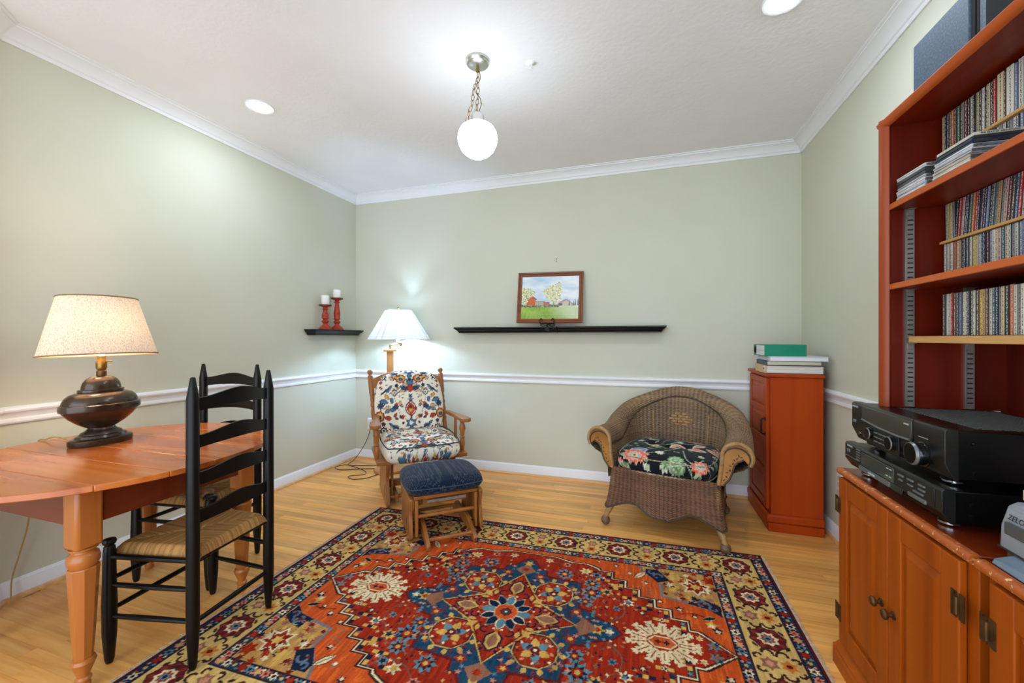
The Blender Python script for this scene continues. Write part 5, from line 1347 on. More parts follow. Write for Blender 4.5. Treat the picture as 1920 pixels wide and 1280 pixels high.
# flat stacks on the top shelf
def flat_stack(phrase, group, x, y0, z, items):
    for k, (nm, col, t, dx, dy, yaw) in enumerate(items):
        o = thing('cd_case', f'{nm} CD case lying flat, {ordinal(k + 1)} from the bottom {phrase}', 'CD case', (x + dx, y0 + dy, z), R(yaw), group)
        mt = mat('case_edge_' + nm.replace(' ', '_'), col, tuple(int(v * 0.82) for v in col), rough=0.25, stretch=(1, 1, 3), scale=30)
        obj('lid', MB().box(0, 0.122, -0.071, 0.071, t * 0.55, t), mt, o, bevel=0.0008)
        obj('tray', MB().box(0.001, 0.121, -0.070, 0.070, 0, t * 0.5), mt, o, bevel=0.0008)
        obj('spine_insert', MB().box(0.004, 0.118, -0.0713, -0.0705, t * 0.12, t * 0.88), mat('insert_' + nm.replace(' ', '_'), tuple(int(v * 0.55) for v in col), (60, 56, 54), rough=0.5, scale=80), o)
        z += t + 0.0002
    return z
wht, slv, dk, smk, blu, bei = ('white edged', (222, 222, 224)), ('silver edged', (188, 190, 194)), ('charcoal', (62, 68, 74)), ('smoky', (120, 124, 128)), ('dark blue', (34, 48, 70)), ('beige', (206, 194, 172))
flat_stack('of the short stack', 'flat CDs in the short stack', 0.806, 1.631, 1.675, [(*wht, 0.0104, 0.0, 0, 0), (*slv, 0.0104, 0.001, -0.002, 0.5), (*wht, 0.0104, 0, 0.001, 0), (*slv, 0.0104, 0.002, 0.0, -0.6), (*dk, 0.021, 0.001, -0.001, 0), (*wht, 0.0104, 0.0, -0.003, 0.6)])
zz = flat_stack('of the longer stack', 'flat CDs in the longer stack', 0.806, 1.452, 1.675, [(*wht, 0.011, 0.0, 0.0, 0), (*bei, 0.016, 0.004, 0.006, 0), (*slv, 0.0104, 0.0, -0.004, 0), (*wht, 0.0108, 0.002, -0.006, 0), (*blu, 0.0125, 0.002, -0.008, 0), (*dk, 0.006, 0.003, -0.01, 0.5)])
tx_o = thing('cd_case', 'CD case with printed white spine on top of the longer flat stack', 'CD case', (0.81, 1.44, zz), 0, 'flat CDs in the longer stack')
obj('case', MB().box(0, 0.122, -0.071, 0.071, 0, 0.0075), mat('printed_case', (206, 198, 182), (190, 182, 168), rough=0.3, scale=30), tx_o, bevel=0.0008)
Mt = Matrix.Translation((0.012, -0.0715, 0.0016)) @ Matrix.Rotation(R(90), 4, 'X')
text_mesh('spine_lettering', 'THE BEATLES  ANTHOLOGY', 0.0062, M_bcord, tx_o, Mt)

# ================================================================== speakers on the bookcase
s1 = thing('speaker', 'blue grey bookshelf speaker on top of the bookcase, farther one', 'speaker', (0.872, 1.62, BZ1 + 0.002), 0, 'speakers on the bookcase')
obj('cabinet', MB().box(0, 0.19, -0.128, 0.125, 0, 0.236), M_speaker, s1, bevel=0.004)
obj('grille', MB().box(0.004, 0.186, -0.146, -0.1285, 0.006, 0.232), M_grille, s1, bevel=0.004)
s2 = thing('speaker', 'black grilled speaker on top of the bookcase, nearer one', 'speaker', (0.872, 1.33, BZ1 + 0.002), 0, 'speakers on the bookcase')
obj('back_panel', MB().box(0.002, 0.19, 0.125, 0.138, 0, 0.4), M_grille, s2, bevel=0.002)
obj('cabinet', MB().box(0, 0.19, -0.12, 0.1248, 0, 0.4), M_speaker, s2, bevel=0.004)
obj('grille', MB().box(-0.014, -0.0005, -0.118, 0.082, 0.006, 0.394), M_grille, s2, bevel=0.004)

# ================================================================== receivers
def receiver(name, label, yc, xf, z, W_, H_, Dp, tilt):
    t = thing(name, label, 'receiver', (xf, yc, z), R(-90), 'black stereo receivers')
    hw = W_ / 2
    pr = [(0.0, 0.014), (0.0, 0.0), (0.0, H_)]
    side = [(0.014, 0.010), (Dp, 0.010), (Dp, H_ - 0.004), (0.016, H_ - 0.004)]
    obj('chassis', MB().prism(side, -hw + 0.004, hw - 0.004, 'yzx'), M_blackp, t, bevel=0.003)
    fp = [(0.020, 0.006), (0.0, H_ * 0.36), (0.0, H_ - 0.006), (0.006, H_), (0.03, H_), (0.03, 0.006)]
    obj('front_panel', MB().prism(fp, -hw, hw, 'yzx'), M_panel, t, bevel=0.002)
    for sx in (-1, 1):
        for yy_ in (0.05, Dp - 0.05):
            o = obj('foot', MB().lathe([(0.0, -0.012), (0.02, -0.012), (0.022, -0.009), (0.022, 0.008), (0.018, 0.011)], 20, sx * (hw - 0.06), yy_), M_blackp, t)
            obj('foot_ring', MB().lathe([(0.0222, -0.010), (0.0235, -0.009), (0.0235, -0.004), (0.0222, -0.003)], 20, sx * (hw - 0.06), yy_), M_chrome, o)
    for yy_ in (0.06, Dp - 0.1):
        for z_ in (0.03, H_ - 0.035):
            obj('side_screw', MB(Matrix.Translation((hw - 0.004, yy_, z_)) @ Matrix.Rotation(R(90), 4, 'Y')).lathe([(0.006, 0), (0.005, 0.003), (0, 0.004)], 12), M_blackp, t)
    return t, hw
def bump_btn(t, x, z, w, h_, m=M_btn, yf=0.0, name='button', d=0.004):
    return obj(name, MB().box(x - w / 2, x + w / 2, yf - d, yf + 0.001, z - h_ / 2, z + h_ / 2), m, t, bevel=0.001)
def dial(t, x, z, r, d, m=M_gloss, yf=0.0):
    k = obj('knob', MB(Matrix.Translation((x, yf, z)) @ Matrix.Rotation(R(90), 4, 'X')).lathe([(r * 1.12, -0.001), (r * 1.12, 0.002), (r, 0.003), (r, d * 0.85), (r * 0.9, d), (0, d)], 32), m, t)
    obj('knob_rim', MB(Matrix.Translation((x, yf, z)) @ Matrix.Rotation(R(90), 4, 'X')).lathe([(r * 1.01, d * 0.72), (r * 1.03, d * 0.8), (r * 0.96, d * 0.98), (r * 0.92, d * 1.004), (r * 0.90, d * 0.8)], 32), M_btn, k)
    return k
# lower unit
r2, hw = receiver('cd_changer', 'lower black stereo unit with disc tray, standing on the low cabinet', 1.578, 0.716, 0.7475, 0.520, 0.094, 0.36, 0)
MX = Matrix.Rotation(R(90), 4, 'X')
obj('display_window', MB().box(-0.135, 0.055, -0.003, 0.001, 0.040, 0.083), M_window, r2, bevel=0.001)
obj('disc_tray', MB(Matrix.Translation((0, 0.004, 0))).box(-0.150, 0.035, -0.008, 0.004, 0.020, 0.036), M_btn, r2, bevel=0.001)
obj('tray_print', MB().box(-0.085, -0.045, -0.0046, -0.004, 0.025, 0.031), M_print, r2)
obj('tray_slot', MB().box(0.040, 0.098, -0.002, 0.003, 0.018, 0.037), M_gloss, r2, bevel=0.001)
obj('button_plate', MB().box(0.066, 0.235, -0.002, 0.001, 0.036, 0.086), M_panel, r2, bevel=0.001)
for x, z, w in ((0.095, 0.075, 0.026), (0.095, 0.062, 0.016), (0.14, 0.076, 0.026), (0.14, 0.062, 0.022), (0.19, 0.077, 0.026), (0.19, 0.065, 0.026), (0.175, 0.053, 0.042)):
    bump_btn(r2, x, z, w, 0.0055, yf=-0.002)
bump_btn(r2, 0.17, 0.038, 0.075, 0.011, yf=-0.002, name='play_button')
for k in range(5): bump_btn(r2, -0.158, 0.050 + k * 0.0085, 0.024, 0.004)
for x, z in ((0.025, 0.075), (0.042, 0.075), (0.022, 0.052), (0.040, 0.052)): bump_btn(r2, x, z, 0.012, 0.003, m=M_print, yf=-0.003, d=0.001)
bump_btn(r2, -0.228, 0.066, 0.018, 0.011, name='power_button')
obj('trim_line', MB().box(-hw, -0.15, -0.0015, 0.0005, 0.0445, 0.046), M_btn, r2)
lg = obj('logo_plate', MB().box(-0.240, -0.200, -0.0012, 0.0002, 0.079, 0.0875), M_btn, r2)
text_mesh('logo', 'KENWOOD', 0.0068, M_print, r2, Matrix.Translation((-0.2385, -0.0014, 0.0808)) @ MX)
# upper unit
r1, hw = receiver('av_receiver', 'upper black stereo receiver with large volume knob, stacked on the lower unit', 1.572, 0.728, 0.853, 0.486, 0.138, 0.35, 0)
obj('display_window', MB().prism([(-0.165, 0.086), (-0.06, 0.078), (0.04, 0.075), (0.108, 0.077), (0.112, 0.082), (0.112, 0.132), (-0.165, 0.132)], -0.003, 0.001, 'xzy'), M_window, r1, bevel=0.001)
obj('window_lip', MB().tube([(-0.165, -0.003, 0.0865), (-0.06, -0.004, 0.0785), (0.04, -0.004, 0.0755), (0.108, -0.004, 0.0775)], 0.003, 8), M_btn, r1)
obj('control_plate', MB().box(-0.130, 0.052, -0.004, 0.002, 0.012, 0.074), M_panel, r1, bevel=0.001)
dial(r1, -0.104, 0.050, 0.0185, 0.012, yf=-0.004); dial(r1, 0.020, 0.046, 0.0205, 0.012, yf=-0.004)
for r_ in range(3):
    for k in range(3): bump_btn(r1, -0.068 + k * 0.026, 0.06 - r_ * 0.014, 0.018, 0.004, yf=-0.004)
dial(r1, 0.160, 0.052, 0.030, 0.03)
bump_btn(r1, -0.218, 0.072, 0.016, 0.010, name='power_button')
for x in (-0.205, -0.17): obj('jack', MB(Matrix.Translation((x, 0.012, 0.03)) @ MX).lathe([(0.006, 0), (0.0055, 0.006), (0.003, 0.006), (0.003, 0)], 14), M_chrome, r1)
obj('panel_split', MB().box(0.113, 0.117, -0.001, 0.001, 0.075, 0.137), M_gloss, r1)
obj('model_print', MB().box(0.078, 0.102, -0.0036, -0.003, 0.118, 0.1225), M_print, r1)
obj('volume_print', MB().box(0.14, 0.18, -0.0006, 0.0002, 0.096, 0.0975), M_print, r1)
obj('logo_plate', MB().box(-0.236, -0.196, -0.0012, 0.0002, 0.1195, 0.1285), M_btn, r1)
text_mesh('logo', 'KENWOOD', 0.0070, M_print, r1, Matrix.Translation((-0.2345, -0.0014, 0.1213)) @ MX)
g = MB()
for i in range(34):
    for j in range(22):
        x = -0.145 + i * 0.0102 + (0.005 if j % 2 else 0); y = 0.09 + j * 0.0112
        g.box(x, x + 0.0062, y, y + 0.0048, 0.1338, 0.1356)
v_ = obj('vent_grille', g, M_btn, r1, smooth=0); v_['kind'] = 'stuff'

# ================================================================== grey gadgets at the right edge
gd = thing('answering_machine', 'grey desktop device with small screen at the right edge', 'device', (0.752, 1.125, 0.7348), R(-90))
prf = [(0.006, 0.02), (0.0, 0.03), (0.002, 0.075), (0.014, 0.118), (0.03, 0.128), (0.18, 0.128), (0.19, 0.02)]
obj('housing', MB().prism(prf, -0.075, 0.085, 'yzx'), M_grey, gd, bevel=0.006)
obj('base', MB().box(-0.07, 0.08, 0.01, 0.185, 0.0, 0.0185), mat('brown_base', (86, 62, 44), rough=0.5), gd, bevel=0.003)
obj('split_line', MB().box(-0.0765, 0.0865, -0.001, 0.19, 0.0255, 0.0285), M_bcord, gd)
obj('screen', MB().box(-0.055, 0.06, -0.0035, 0.004, 0.062, 0.088), M_screen, gd, bevel=0.001)
text_mesh('lettering', 'ZELCO', 0.016, M_bcord, gd, Matrix.Translation((-0.055, 0.0022, 0.094)) @ Matrix.Rotation(R(76), 4, 'X'))
obj('paper_tray', MB().prism([(-0.035, 0.0), (-0.030, 0.012), (0.008, 0.024), (0.012, 0.0)], -0.04, 0.08, 'yzx'), mat('blue_grey_plastic', (110, 124, 138), rough=0.35), gd, bevel=0.003)
gt = thing('phone_charger', 'bone coloured plastic box stacked on the grey device', 'device', (0.775, 1.105, 0.7348 + 0.1283), R(-90))
obj('lower_shell', MB().prism([(0.01, 0.0), (0.0, 0.012), (0.0, 0.034), (0.14, 0.034), (0.14, 0.0)], -0.07, 0.07, 'yzx'), M_bone, gt, bevel=0.003)
obj('upper_shell', MB().prism([(0.001, 0.035), (0.024, 0.072), (0.12, 0.072), (0.139, 0.035)], -0.068, 0.069, 'yzx'), M_bone, gt, bevel=0.004)

# ================================================================== rug
RW, RH = 2.44, 1.70
RD = (156, 40, 20); RD2 = (136, 32, 20); ORG = (198, 80, 32); NAV = (25, 33, 54); BLU = (32, 68, 92); LBL = (98, 134, 142); GLD = (208, 164, 82); CRM = (228, 208, 162); MAR = (104, 30, 30); BRN = (150, 100, 76); DBR = (62, 36, 36); PNK = (206, 140, 110)
rg = Canvas(RW, RH, 0.0036, MAR)
a_, b_ = RW / 2, RH / 2
def rect(hx, hy, col): rg.poly([(-hx, -hy), (hx, -hy), (hx, hy), (-hx, hy)], col)
random.seed(5)
rect(a_ - 0.014, b_ - 0.014, NAV)
rect(a_ - 0.018, b_ - 0.018, (74, 52, 70))
rect(a_ - 0.022, b_ - 0.022, NAV)
def guard(c0, c1, sp):
    """small blossoms along a narrow band at half-size (c0,c1)"""
    cols = [PNK, CRM, BLU, RD, LBL, PNK]
    k = 0
    for hx, hy, horiz in ((c0, c1, True), (c0, c1, False)):
        L_ = hx if horiz else hy
        m_ = int(2 * L_ / sp)
        for q in range(m_ + 1):
            t = -L_ + 2 * L_ * q / m_
            for s_ in (-1, 1):
                x, y = (t, s_ * hy) if horiz else (s_ * hx, t)
                rg.star(x, y, 0.021, 0.012, 6, cols[k % 6], k); rg.star(x, y, 0.010, 0.006, 5, [RD, NAV, GLD][k % 3], k)
                ox, oy = (sp / 2, 0.012 * (1 if q % 2 else -1)) if horiz else (0.012 * (1 if q % 2 else -1), sp / 2)
                rg.ell(x + ox, y + oy, 0.008, 0.005, cols[(k + 2) % 6], n=7); rg.ell(x + ox * 0.9, y - oy, 0.006, 0.006, cols[(k + 3) % 6], n=6)
            k += 1
guard(a_ - 0.042, b_ - 0.042, 0.040)
rect(a_ - 0.064, b_ - 0.064, (44, 36, 48)); rect(a_ - 0.069, b_ - 0.069, (214, 176, 104))
ci, cj = a_ - 0.155, b_ - 0.155       # centre line of the main border
def rosette(x, y, s):
    rg.star(x, y, s * 1.08, s * 0.92, 8, DBR, 0.2); rg.star(x, y, s, s * 0.84, 8, MAR, 0.2)
    for k in range(8):
        a = k * math.pi / 4 + 0.2; rg.ell(x + s * 0.76 * math.cos(a), y + s * 0.76 * math.sin(a), s * 0.2, s * 0.15, (130, 48, 40), a, 8)
    rg.star(x, y, s * 0.64, s * 0.46, 8, CRM, 0.2); rg.star(x, y, s * 0.44, s * 0.3, 8, (156, 60, 44), 0.2); rg.star(x, y, s * 0.3, s * 0.18, 6, LBL, 0.2); rg.ell(x, y, s * 0.12, s * 0.12, NAV)
def bouquet(x, y, ang):
    c, s_ = math.cos(ang), math.sin(ang)
    def q(u, v): return (x + u * c - v * s_, y + u * s_ + v * c)
    rg.star(*q(0, 0.03), 0.036, 0.022, 6, BRN, ang); rg.star(*q(0, 0.03), 0.02, 0.012, 6, PNK, ang); rg.star(*q(0, -0.035), 0.034, 0.02, 6, (206, 120, 48), ang); rg.ell(*q(0, -0.035), 0.012, 0.01, MAR)
    for (u, v, r_, a0, a1) in ((0.055, 0.03, 0.026, -1.8, 1.6), (-0.055, 0.03, 0.026, 4.9, 1.5), (0.05, -0.03, 0.026, 1.8, -1.6), (-0.05, -0.03, 0.026, 1.4, 4.8), (0.03, 0.066, 0.018, -1, 2.4), (-0.03, 0.066, 0.018, 4.1, 0.8), (0.03, -0.068, 0.016, 1, -2.4), (-0.03, -0.068, 0.016, 2.2, 5.4)):
        xx_, yy_ = q(u, v); rg.curl(xx_, yy_, r_, a0 + ang, a1 + ang, 0.0105, DBR)
    for u in (-0.082, 0.082):
        for v in (-0.05, 0.0, 0.05):
            rg.leaf(*q(u, v), 0.03, 0.014, ang + (0.6 if v >= 0 else -0.6) * (1 if u > 0 else -1) + (0 if u > 0 else math.pi), DBR)
nH = 14
for k in range(nH + 1):
    t = -ci + 2 * ci * k / nH
    for s_ in (-1, 1):
        (rosette(t, s_ * cj, 0.068) if k % 2 == 0 else bouquet(t, s_ * cj, 0))
nV = 10
for k in range(1, nV):
    t = -cj + 2 * cj * k / nV
    for s_ in (-1, 1):
        (rosette(s_ * ci, t, 0.068) if k % 2 == 0 else bouquet(s_ * ci, t, math.pi / 2))
rect(a_ - 0.242, b_ - 0.242, (44, 36, 48)); rect(a_ - 0.247, b_ - 0.247, NAV); rect(a_ - 0.251, b_ - 0.251, (70, 50, 60))
rect(a_ - 0.255, b_ - 0.255, NAV); 
guard(a_ - 0.272, b_ - 0.272, 0.036)
rect(a_ - 0.292, b_ - 0.292, (44, 36, 48))
fa, fb = a_ - 0.297, b_ - 0.297       # field half-size, about .923 x .553
rect(fa, fb, (190, 140, 76))
rg.T = mirror4()
# corner pieces
for k in range(70):
    x, y = random.uniform(0.64, fa), random.uniform(0.30, fb)
    rg.star(x, y, random.uniform(0.012, 0.028), 0.009, random.choice((5, 6, 7)), random.choice([MAR, GLD, RD, CRM, BRN, GLD, NAV, PNK]), random.random() * 3)
rg.star(0.83, 0.43, 0.075, 0.045, 7, CRM, 0.3); rg.star(0.83, 0.43, 0.06, 0.034, 7, RD2, 0.3); rg.star(0.83, 0.43, 0.028, 0.016, 6, GLD, 0.3)
rg.star(0.74, 0.49, 0.04, 0.024, 6, GLD); rg.star(0.90, 0.50, 0.04, 0.022, 6, RD)
# orange ground between corner and field
rg.poly([(0, 0), (fa, 0), (fa, 0.235), (0.865, 0.278), (0.675, 0.318), (0.672, 0.42), (0.60, 0.50), (0.575, fb), (0, fb)], (120, 116, 120))
rg.poly([(0, 0), (fa, 0), (fa, 0.222), (0.862, 0.266), (0.664, 0.307), (0.660, 0.415), (0.588, 0.495), (0.562, fb), (0, fb)], ORG)
# navy blocks with scrolls on the corner boundary
rg.poly([(0.78, 0.285), (0.86, 0.268), (0.915, 0.225), (0.92, 0.30), (0.86, 0.335), (0.80, 0.33)], NAV); rg.curl(0.845, 0.297, 0.028, 0, 4.6, 0.011, (92, 108, 126)); rg.curl(0.888, 0.275, 0.02, 2, 6.5, 0.010, (92, 108, 126))
rg.poly([(0.655, 0.42), (0.60, 0.49), (0.60, 0.53), (0.66, 0.535), (0.715, 0.45)], NAV); rg.curl(0.655, 0.475, 0.026, 0, 4.6, 0.011, (92, 108, 126)); rg.curl(0.63, 0.505, 0.018, 2, 6.5, 0.010, (92, 108, 126))
# small things on the orange
for (x, y, s, col) in ((0.60, 0.40, 0.02, NAV), (0.52, 0.47, 0.022, BRN), (0.74, 0.235, 0.022, NAV), (0.80, 0.20, 0.02, MAR), (0.86, 0.16, 0.03, GLD), (0.88, 0.13, 0.026, NAV), (0.66, 0.27, 0.02, MAR), (0.45, 0.52, 0.02, NAV), (0.36, 0.535, 0.016, RD2)):
    rg.star(x, y, s, s * 0.5, 5, col, x * 9); rg.star(x, y - s * 0.2, s * 0.5, s * 0.3, 4, CRM, 0.4)
rg.leaf(0.545, 0.43, 0.085, 0.03, 0.9, CRM, DBR); rg.line([(0.55, 0.435), (0.59, 0.487)], 0.005, BRN)
rg.line([(0.57, 0.37), (0.63, 0.35), (0.60, 0.31), (0.66, 0.29)], 0.006, BRN); rg.line([(0.74, 0.2), (0.80, 0.22), (0.86, 0.2)], 0.006, MAR); rg.leaf(0.83, 0.19, 0.06, 0.02, 0.4, NAV, GLD)
# stepped edge of the red field
steps = [(fa, 0.0), (0.800, 0.098)]
x, y = 0.765, 0.098
steps.append((x, y))
for k in range(6):
    y += 0.058; steps.append((x, y)); x -= 0.066; steps.append((x, y))
steps += [(0.36, 0.462), (0.30, 0.49), (0.22, 0.484), (0.12, 0.515), (0.0, 0.515)]
def inset(d): return [(max(0, px_ - d), max(0, py_ - d * 0.9) if py_ > 0 else 0) for px_, py_ in steps]
for d, col in ((-0.012, DBR), (-0.004, CRM), (0.002, DBR), (0.008, RD)):
    rg.poly([(0, 0)] + inset(d), col)
# chequered steps: cream and navy squares inside the steps
x, y = 0.765, 0.098
for k in range(7):
    for q in range(3):
        rg.poly([(x - 0.010 - q * 0.022, y - 0.010), (x - 0.032 - q * 0.022, y - 0.010), (x - 0.032 - q * 0.022, y - 0.028), (x - 0.010 - q * 0.022, y - 0.028)], GLD if (q + k) % 2 else NAV)
    if k < 6:
        for q in range(2):
            rg.poly([(x - 0.010, y + q * 0.024), (x - 0.028, y + q * 0.024), (x - 0.028, y + 0.024 + q * 0.024), (x - 0.010, y + 0.024 + q * 0.024)], NAV if (q + k) % 2 else GLD)
    y += 0.058; x -= 0.066
# scattered blossoms and stems on the red
for pts in ([(0.34, 0.33), (0.42, 0.30), (0.47, 0.22), (0.56, 0.2)], [(0.5, 0.2), (0.5, 0.12), (0.44, 0.06)], [(0.1, 0.46), (0.2, 0.45), (0.26, 0.4), (0.34, 0.38)], [(0.42, 0.3), (0.4, 0.24)]):
    rg.line(spline(pts, 5), 0.006, (120, 84, 74))
for (x, y, s, c1, c2) in ((0.42, 0.27, 0.034, GLD, NAV), (0.52, 0.215, 0.03, CRM, NAV), (0.455, 0.33, 0.024, GLD, GLD), (0.58, 0.16, 0.02, NAV, CRM), (0.30, 0.42, 0.034, CRM, GLD), (0.47, 0.16, 0.022, LBL, BLU), (0.20, 0.455, 0.026, PNK, MAR), (0.1, 0.47, 0.026, CRM, PNK), (0.85, 0.03, 0.03, LBL, BRN), (0.80, 0.062, 0.018, CRM, GLD), (0.36, 0.40, 0.03, LBL, NAV), (0.66, 0.135, 0.016, CRM, NAV)):
    rg.star(x, y, s, s * 0.5, 6, c1, x * 7); rg.star(x, y, s * 0.55, s * 0.3, 5, c2, x * 5)
# cream flame palmette
cxp = 0.655
for k in range(7):
    a = math.pi * (k + 0.2) / 6.6; r0, r1 = 0.045, 0.115 + 0.03 * abs(math.cos(a))
    u = (cxp + r0 * 1.15 * math.cos(a), r0 * math.sin(a)); l_ = r1 - r0
    for q in np.linspace(0, 1, 4):
        bx, by = u[0] + l_ * 0.75 * q * math.cos(a), u[1] + l_ * 0.75 * q * math.sin(a)
        for da in (0.75, -0.75):
            rg.leaf(bx, by, 0.036 - 0.012 * q, 0.014, a + da, CRM)
    rg.leaf(u[0], u[1], l_, 0.026, a, CRM)
    rg.line([(u[0] + 0.012 * math.cos(a), u[1] + 0.012 * math.sin(a)), (u[0] + l_ * 0.7 * math.cos(a), u[1] + l_ * 0.7 * math.sin(a))], 0.005, RD)
rg.ell(cxp, 0, 0.062, 0.040, RD); rg.poly([(cxp - 0.06, 0), (cxp - 0.03, 0.034), (cxp + 0.03, 0.034), (cxp + 0.06, 0), (cxp, -0.001)], CRM); rg.poly([(cxp - 0.052, 0), (cxp - 0.027, 0.028), (cxp + 0.027, 0.028), (cxp + 0.052, 0), (cxp, -0.001)], ORG)
rg.star(cxp + 0.016, 0, 0.018, 0.008, 4, NAV); rg.star(cxp - 0.016, 0, 0.016, 0.008, 4, MAR)
# blue medallion
rg.poly([(0, 0), (0.505, 0), (0.47, 0.045), (0.385, 0.085), (0.385, 0.11), (0.315, 0.12), (0.30, 0.315), (0.12, 0.325), (0.11, 0.375), (0.075, 0.38), (0.035, 0.445), (0, 0.47)], MAR)
rg.poly([(0, 0), (0.495, 0), (0.46, 0.038), (0.378, 0.076), (0.375, 0.10), (0.300, 0.11), (0.288, 0.302), (0.11, 0.312), (0.102, 0.365), (0.066, 0.372), (0.028, 0.436), (0, 0.455)], BLU)
rg.poly([(0.27, 0.10), (0.275, 0.290), (0.10, 0.296), (0.10, 0.28), (0.258, 0.274), (0.254, 0.10)], (30, 60, 92))
for (x, y, s) in ((0.35, 0.245, 0.058), (0.345, 0.32, 0.045), (0.20, 0.365, 0.05), (0.33, 0.17, 0.04)):
    rg.star(x, y, s, s * 0.62, 8, LBL, x * 8); rg.star(x, y, s * 0.72, s * 0.4, 7, NAV, x * 5); rg.star(x, y, s * 0.5, s * 0.3, 6, RD, x); rg.ell(x, y, s * 0.2, s * 0.2, GLD)
# octagon flowers
ox, oy = 0.178, 0.185
for k in range(11):
    a = k * 2 * math.pi / 11; rg.leaf(ox + 0.094 * math.cos(a), oy + 0.094 * math.sin(a), 0.030, 0.024, a + 0.2, GLD); rg.leaf(ox + 0.10 * math.cos(a + 0.28), oy + 0.10 * math.sin(a + 0.28), 0.016, 0.012, a, RD2)
rg.star(ox, oy, 0.096, 0.090, 8, GLD, 0.4); rg.star(ox, oy, 0.091, 0.085, 8, DBR, 0.4); rg.star(ox, oy, 0.086, 0.080, 8, RD, 0.4)
for k in range(9):
    a = k * 2 * math.pi / 9; rg.leaf(ox + 0.058 * math.cos(a), oy + 0.058 * math.sin(a), 0.02, 0.012, a + 0.5, [PNK, MAR, CRM][k % 3])
for k in range(6):
    a = k * math.pi / 3 + 0.3
    for da, f_ in ((0, 1.0), (0.45, 0.72), (-0.45, 0.72)): rg.leaf(ox + 0.016 * math.cos(a), oy + 0.016 * math.sin(a), 0.050 * f_, 0.026 * f_, a + da, [GLD, LBL][k % 2], None)
rg.ell(ox, oy, 0.02, 0.02, MAR); rg.ell(ox, oy, 0.008, 0.008, CRM)
# pendant fillings
rg.star(0.40, 0.0, 0.035, 0.02, 6, GLD); rg.star(0.40, 0, 0.018, 0.01, 4, RD); rg.poly([(0.305, 0.0), (0.335, 0.055), (0.37, 0.03), (0.40, 0.0)], BRN); rg.star(0.45, 0.0, 0.02, 0.012, 5, CRM)
rg.poly([(0.0, 0.30), (0.055, 0.34), (0.03, 0.37), (0.0, 0.40)], BRN); rg.star(0, 0.41, 0.03, 0.016, 6, GLD); rg.star(0.0, 0.35, 0.02, 0.01, 5, RD)
rg.star(0.30, 0.085, 0.03, 0.016, 6, RD); rg.star(0.30, 0.085, 0.015, 0.008, 5, GLD); rg.star(0.085, 0.305, 0.03, 0.016, 6, RD); rg.star(0.085, 0.305, 0.014, 0.008, 5, GLD)
# inner diamond with four palmettes and the centre flower
rg.poly([(0, 0), (0.315, 0), (0.135, 0.10), (0.115, 0.13), (0, 0.310)], GLD); rg.poly([(0, 0), (0.306, 0), (0.130, 0.094), (0.108, 0.125), (0, 0.300)], MAR); rg.poly([(0, 0), (0.298, 0), (0.125, 0.088), (0.100, 0.118), (0, 0.292)], RD)
rg.leaf(0.10, 0.09, 0.055, 0.03, 0.8, GLD); rg.leaf(0.088, 0.105, 0.04, 0.02, 1.6, GLD); rg.leaf(0.108, 0.08, 0.04, 0.02, 0.0, GLD)
rg.poly([(0.118, 0), (0.16, 0.040), (0.215, 0.034), (0.245, 0), (0.2, -0.001)], NAV); rg.poly([(0.128, 0), (0.165, 0.031), (0.21, 0.026), (0.234, 0), (0.2, -0.001)], GLD); rg.poly([(0.142, 0), (0.17, 0.020), (0.205, 0.018), (0.222, 0), (0.2, -0.001)], BRN)
rg.curl(0.125, 0.05, 0.022, -0.6, 3.8, 0.008, NAV); rg.leaf(0.20, 0.034, 0.028, 0.012, 1.2, NAV); rg.leaf(0.225, 0.022, 0.028, 0.012, 0.7, NAV); rg.leaf(0.17, 0.04, 0.024, 0.012, 1.8, NAV)
rg.poly([(0, 0.118), (0.040, 0.16), (0.034, 0.215), (0, 0.245), (-0.001, 0.2)], NAV); rg.poly([(0, 0.128), (0.031, 0.165), (0.026, 0.21), (0, 0.234), (-0.001, 0.2)], GLD); rg.poly([(0, 0.142), (0.020, 0.17), (0.018, 0.205), (0, 0.222), (-0.001, 0.2)], BRN)
rg.curl(0.055, 0.125, 0.022, 2.2, -2.2, 0.008, NAV); rg.leaf(0.034, 0.20, 0.028, 0.012, 0.4, NAV); rg.leaf(0.022, 0.225, 0.028, 0.012, 0.9, NAV)
rg.star(0.118, 0, 0.02, 0.012, 4, ORG); rg.star(0, 0.118, 0.02, 0.012, 4, ORG)
for k in range(420):
    x, y = random.uniform(0.0, 0.9), random.uniform(0.0, 0.5)
    i_ = rg.sample(x, y); red = i_[0] > 0.2 and i_[1] < 0.06; blue = i_[2] > i_[0] * 1.4
    if red and y < 0.46 and not (0.52 < x < 0.80 and y < 0.14):
        rg.star(x, y, random.uniform(0.007, 0.014), 0.004, random.choice((3, 4, 5)), random.choice([MAR, BRN, (120, 84, 74), CRM, NAV, GLD]), random.random() * 3)
    elif blue:
        rg.star(x, y, random.uniform(0.010, 0.018), 0.005, random.choice((4, 5, 6)), random.choice([LBL, BRN, MAR, (24, 52, 78), PNK]), random.random() * 3)
rg.T = ID1
for k in range(12):
    a = k * math.pi / 6; rg.leaf(0.042 * math.cos(a), 0.042 * math.sin(a), 0.072, 0.036, a, NAV if k % 3 else LBL, CRM if k % 2 else LBL)
rg.star(0, 0, 0.058, 0.052, 10, PNK); rg.star(0, 0, 0.052, 0.046, 10, ORG); rg.star(0, 0, 0.030, 0.022, 8, MAR); rg.star(0, 0, 0.02, 0.012, 8, BLU); rg.ell(0, 0, 0.006, 0.006, CRM)
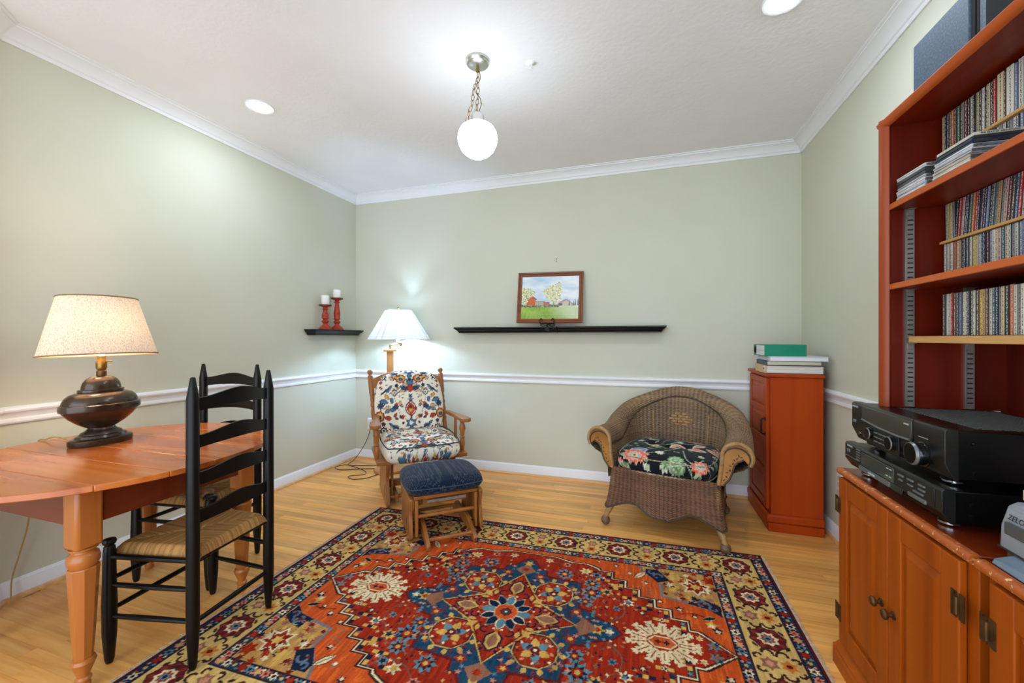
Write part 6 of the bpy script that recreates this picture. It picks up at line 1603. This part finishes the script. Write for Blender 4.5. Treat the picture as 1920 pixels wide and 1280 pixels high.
# wool variation: streaks along the weft (y) and single knots
sh_ = rg.a.shape[:2]
stx = noise2(sh_, 420, 22, 11) * 0.5 + noise2(sh_, 160, 8, 12) * 0.5
kn = rng.random(sh_)
rg.a *= (0.60 + 0.56 * stx + 0.22 * (kn - 0.5))[..., None]
hot = (noise2(sh_, 300, 30, 15) > 0.66)
rm = (rg.a[..., 0] > 0.18) & (rg.a[..., 1] < 0.09)
rg.a[hot & rm] *= np.array([1.25, 1.55, 1.2], np.float32)
ru = thing('persian_rug', 'red, orange and gold oriental rug with blue medallion on the oak floor', 'rug', (-0.582, 1.742, 0), R(0.6))
Xg, Yg = np.meshgrid(rg.xs, rg.ys)
ysk = Yg + Xg * 0.022 * (Yg / b_ * 0.5 + 0.5)
Zg = 0.0038 + 0.0007 * rng.random(Xg.shape)
edge = np.minimum(a_ - np.abs(Xg), b_ - np.abs(Yg))
Zg = np.where(edge < 0.004, 0.0013, Zg)
nx_, ny_ = rg.nx, rg.ny
V_ = np.stack([Xg, ysk, Zg], 2).reshape(-1, 3)
idx = np.arange(nx_ * ny_).reshape(ny_, nx_)
F_ = np.stack([idx[:-1, :-1], idx[:-1, 1:], idx[1:, 1:], idx[1:, :-1]], 2).reshape(-1, 4)
me = bpy.data.meshes.new('pile')
me.vertices.add(len(V_)); me.vertices.foreach_set('co', V_.astype(np.float32).ravel())
me.loops.add(F_.size); me.loops.foreach_set('vertex_index', F_.astype(np.int32).ravel())
me.polygons.add(len(F_)); me.polygons.foreach_set('loop_start', np.arange(0, F_.size, 4, dtype=np.int32))
me.update(calc_edges=True)
ca = me.color_attributes.new('col', 'FLOAT_COLOR', 'POINT')
cc4 = np.ones((len(V_), 4), np.float32); cc4[:, :3] = rg.a.reshape(-1, 3); ca.data.foreach_set('color', cc4.ravel())
me.polygons.foreach_set('use_smooth', np.ones(len(F_), bool)); me.materials.append(M_attr_rug)
po = bpy.data.objects.new('pile', me); COL.objects.link(po); po.parent = ru
obj('backing', MB().prism([(-a_ + 0.004, -b_ + 0.004), (a_ - 0.004, -b_ + 0.004), (a_ - 0.004, b_ - 0.004 + 0.026), (-a_ + 0.004, b_ - 0.004 - 0.026)], 0.0006, 0.0012), M_fringe, ru)
for s_ in (-1, 1):
    g = MB(); k = 0; y = -b_ + 0.01
    while y < b_ - 0.01:
        yy_ = y + s_ * a_ * 0.022 * (y / b_ * 0.5 + 0.5); l_ = random.uniform(0.010, 0.022); q = random.uniform(-0.004, 0.004)
        g.add([(s_ * (a_ - 0.003), yy_ - 0.002, 0.001), (s_ * (a_ - 0.003), yy_ + 0.002, 0.001), (s_ * (a_ + l_), yy_ + q, 0.0015), (s_ * (a_ + l_ * 0.4), yy_ + q * 0.4, 0.005)], [(0, 1, 3), (1, 2, 3), (0, 3, 2), (0, 2, 1)])
        y += 0.0042
    f_ = obj('fringe', g, M_fringe, ru, smooth=0); f_['kind'] = 'stuff'
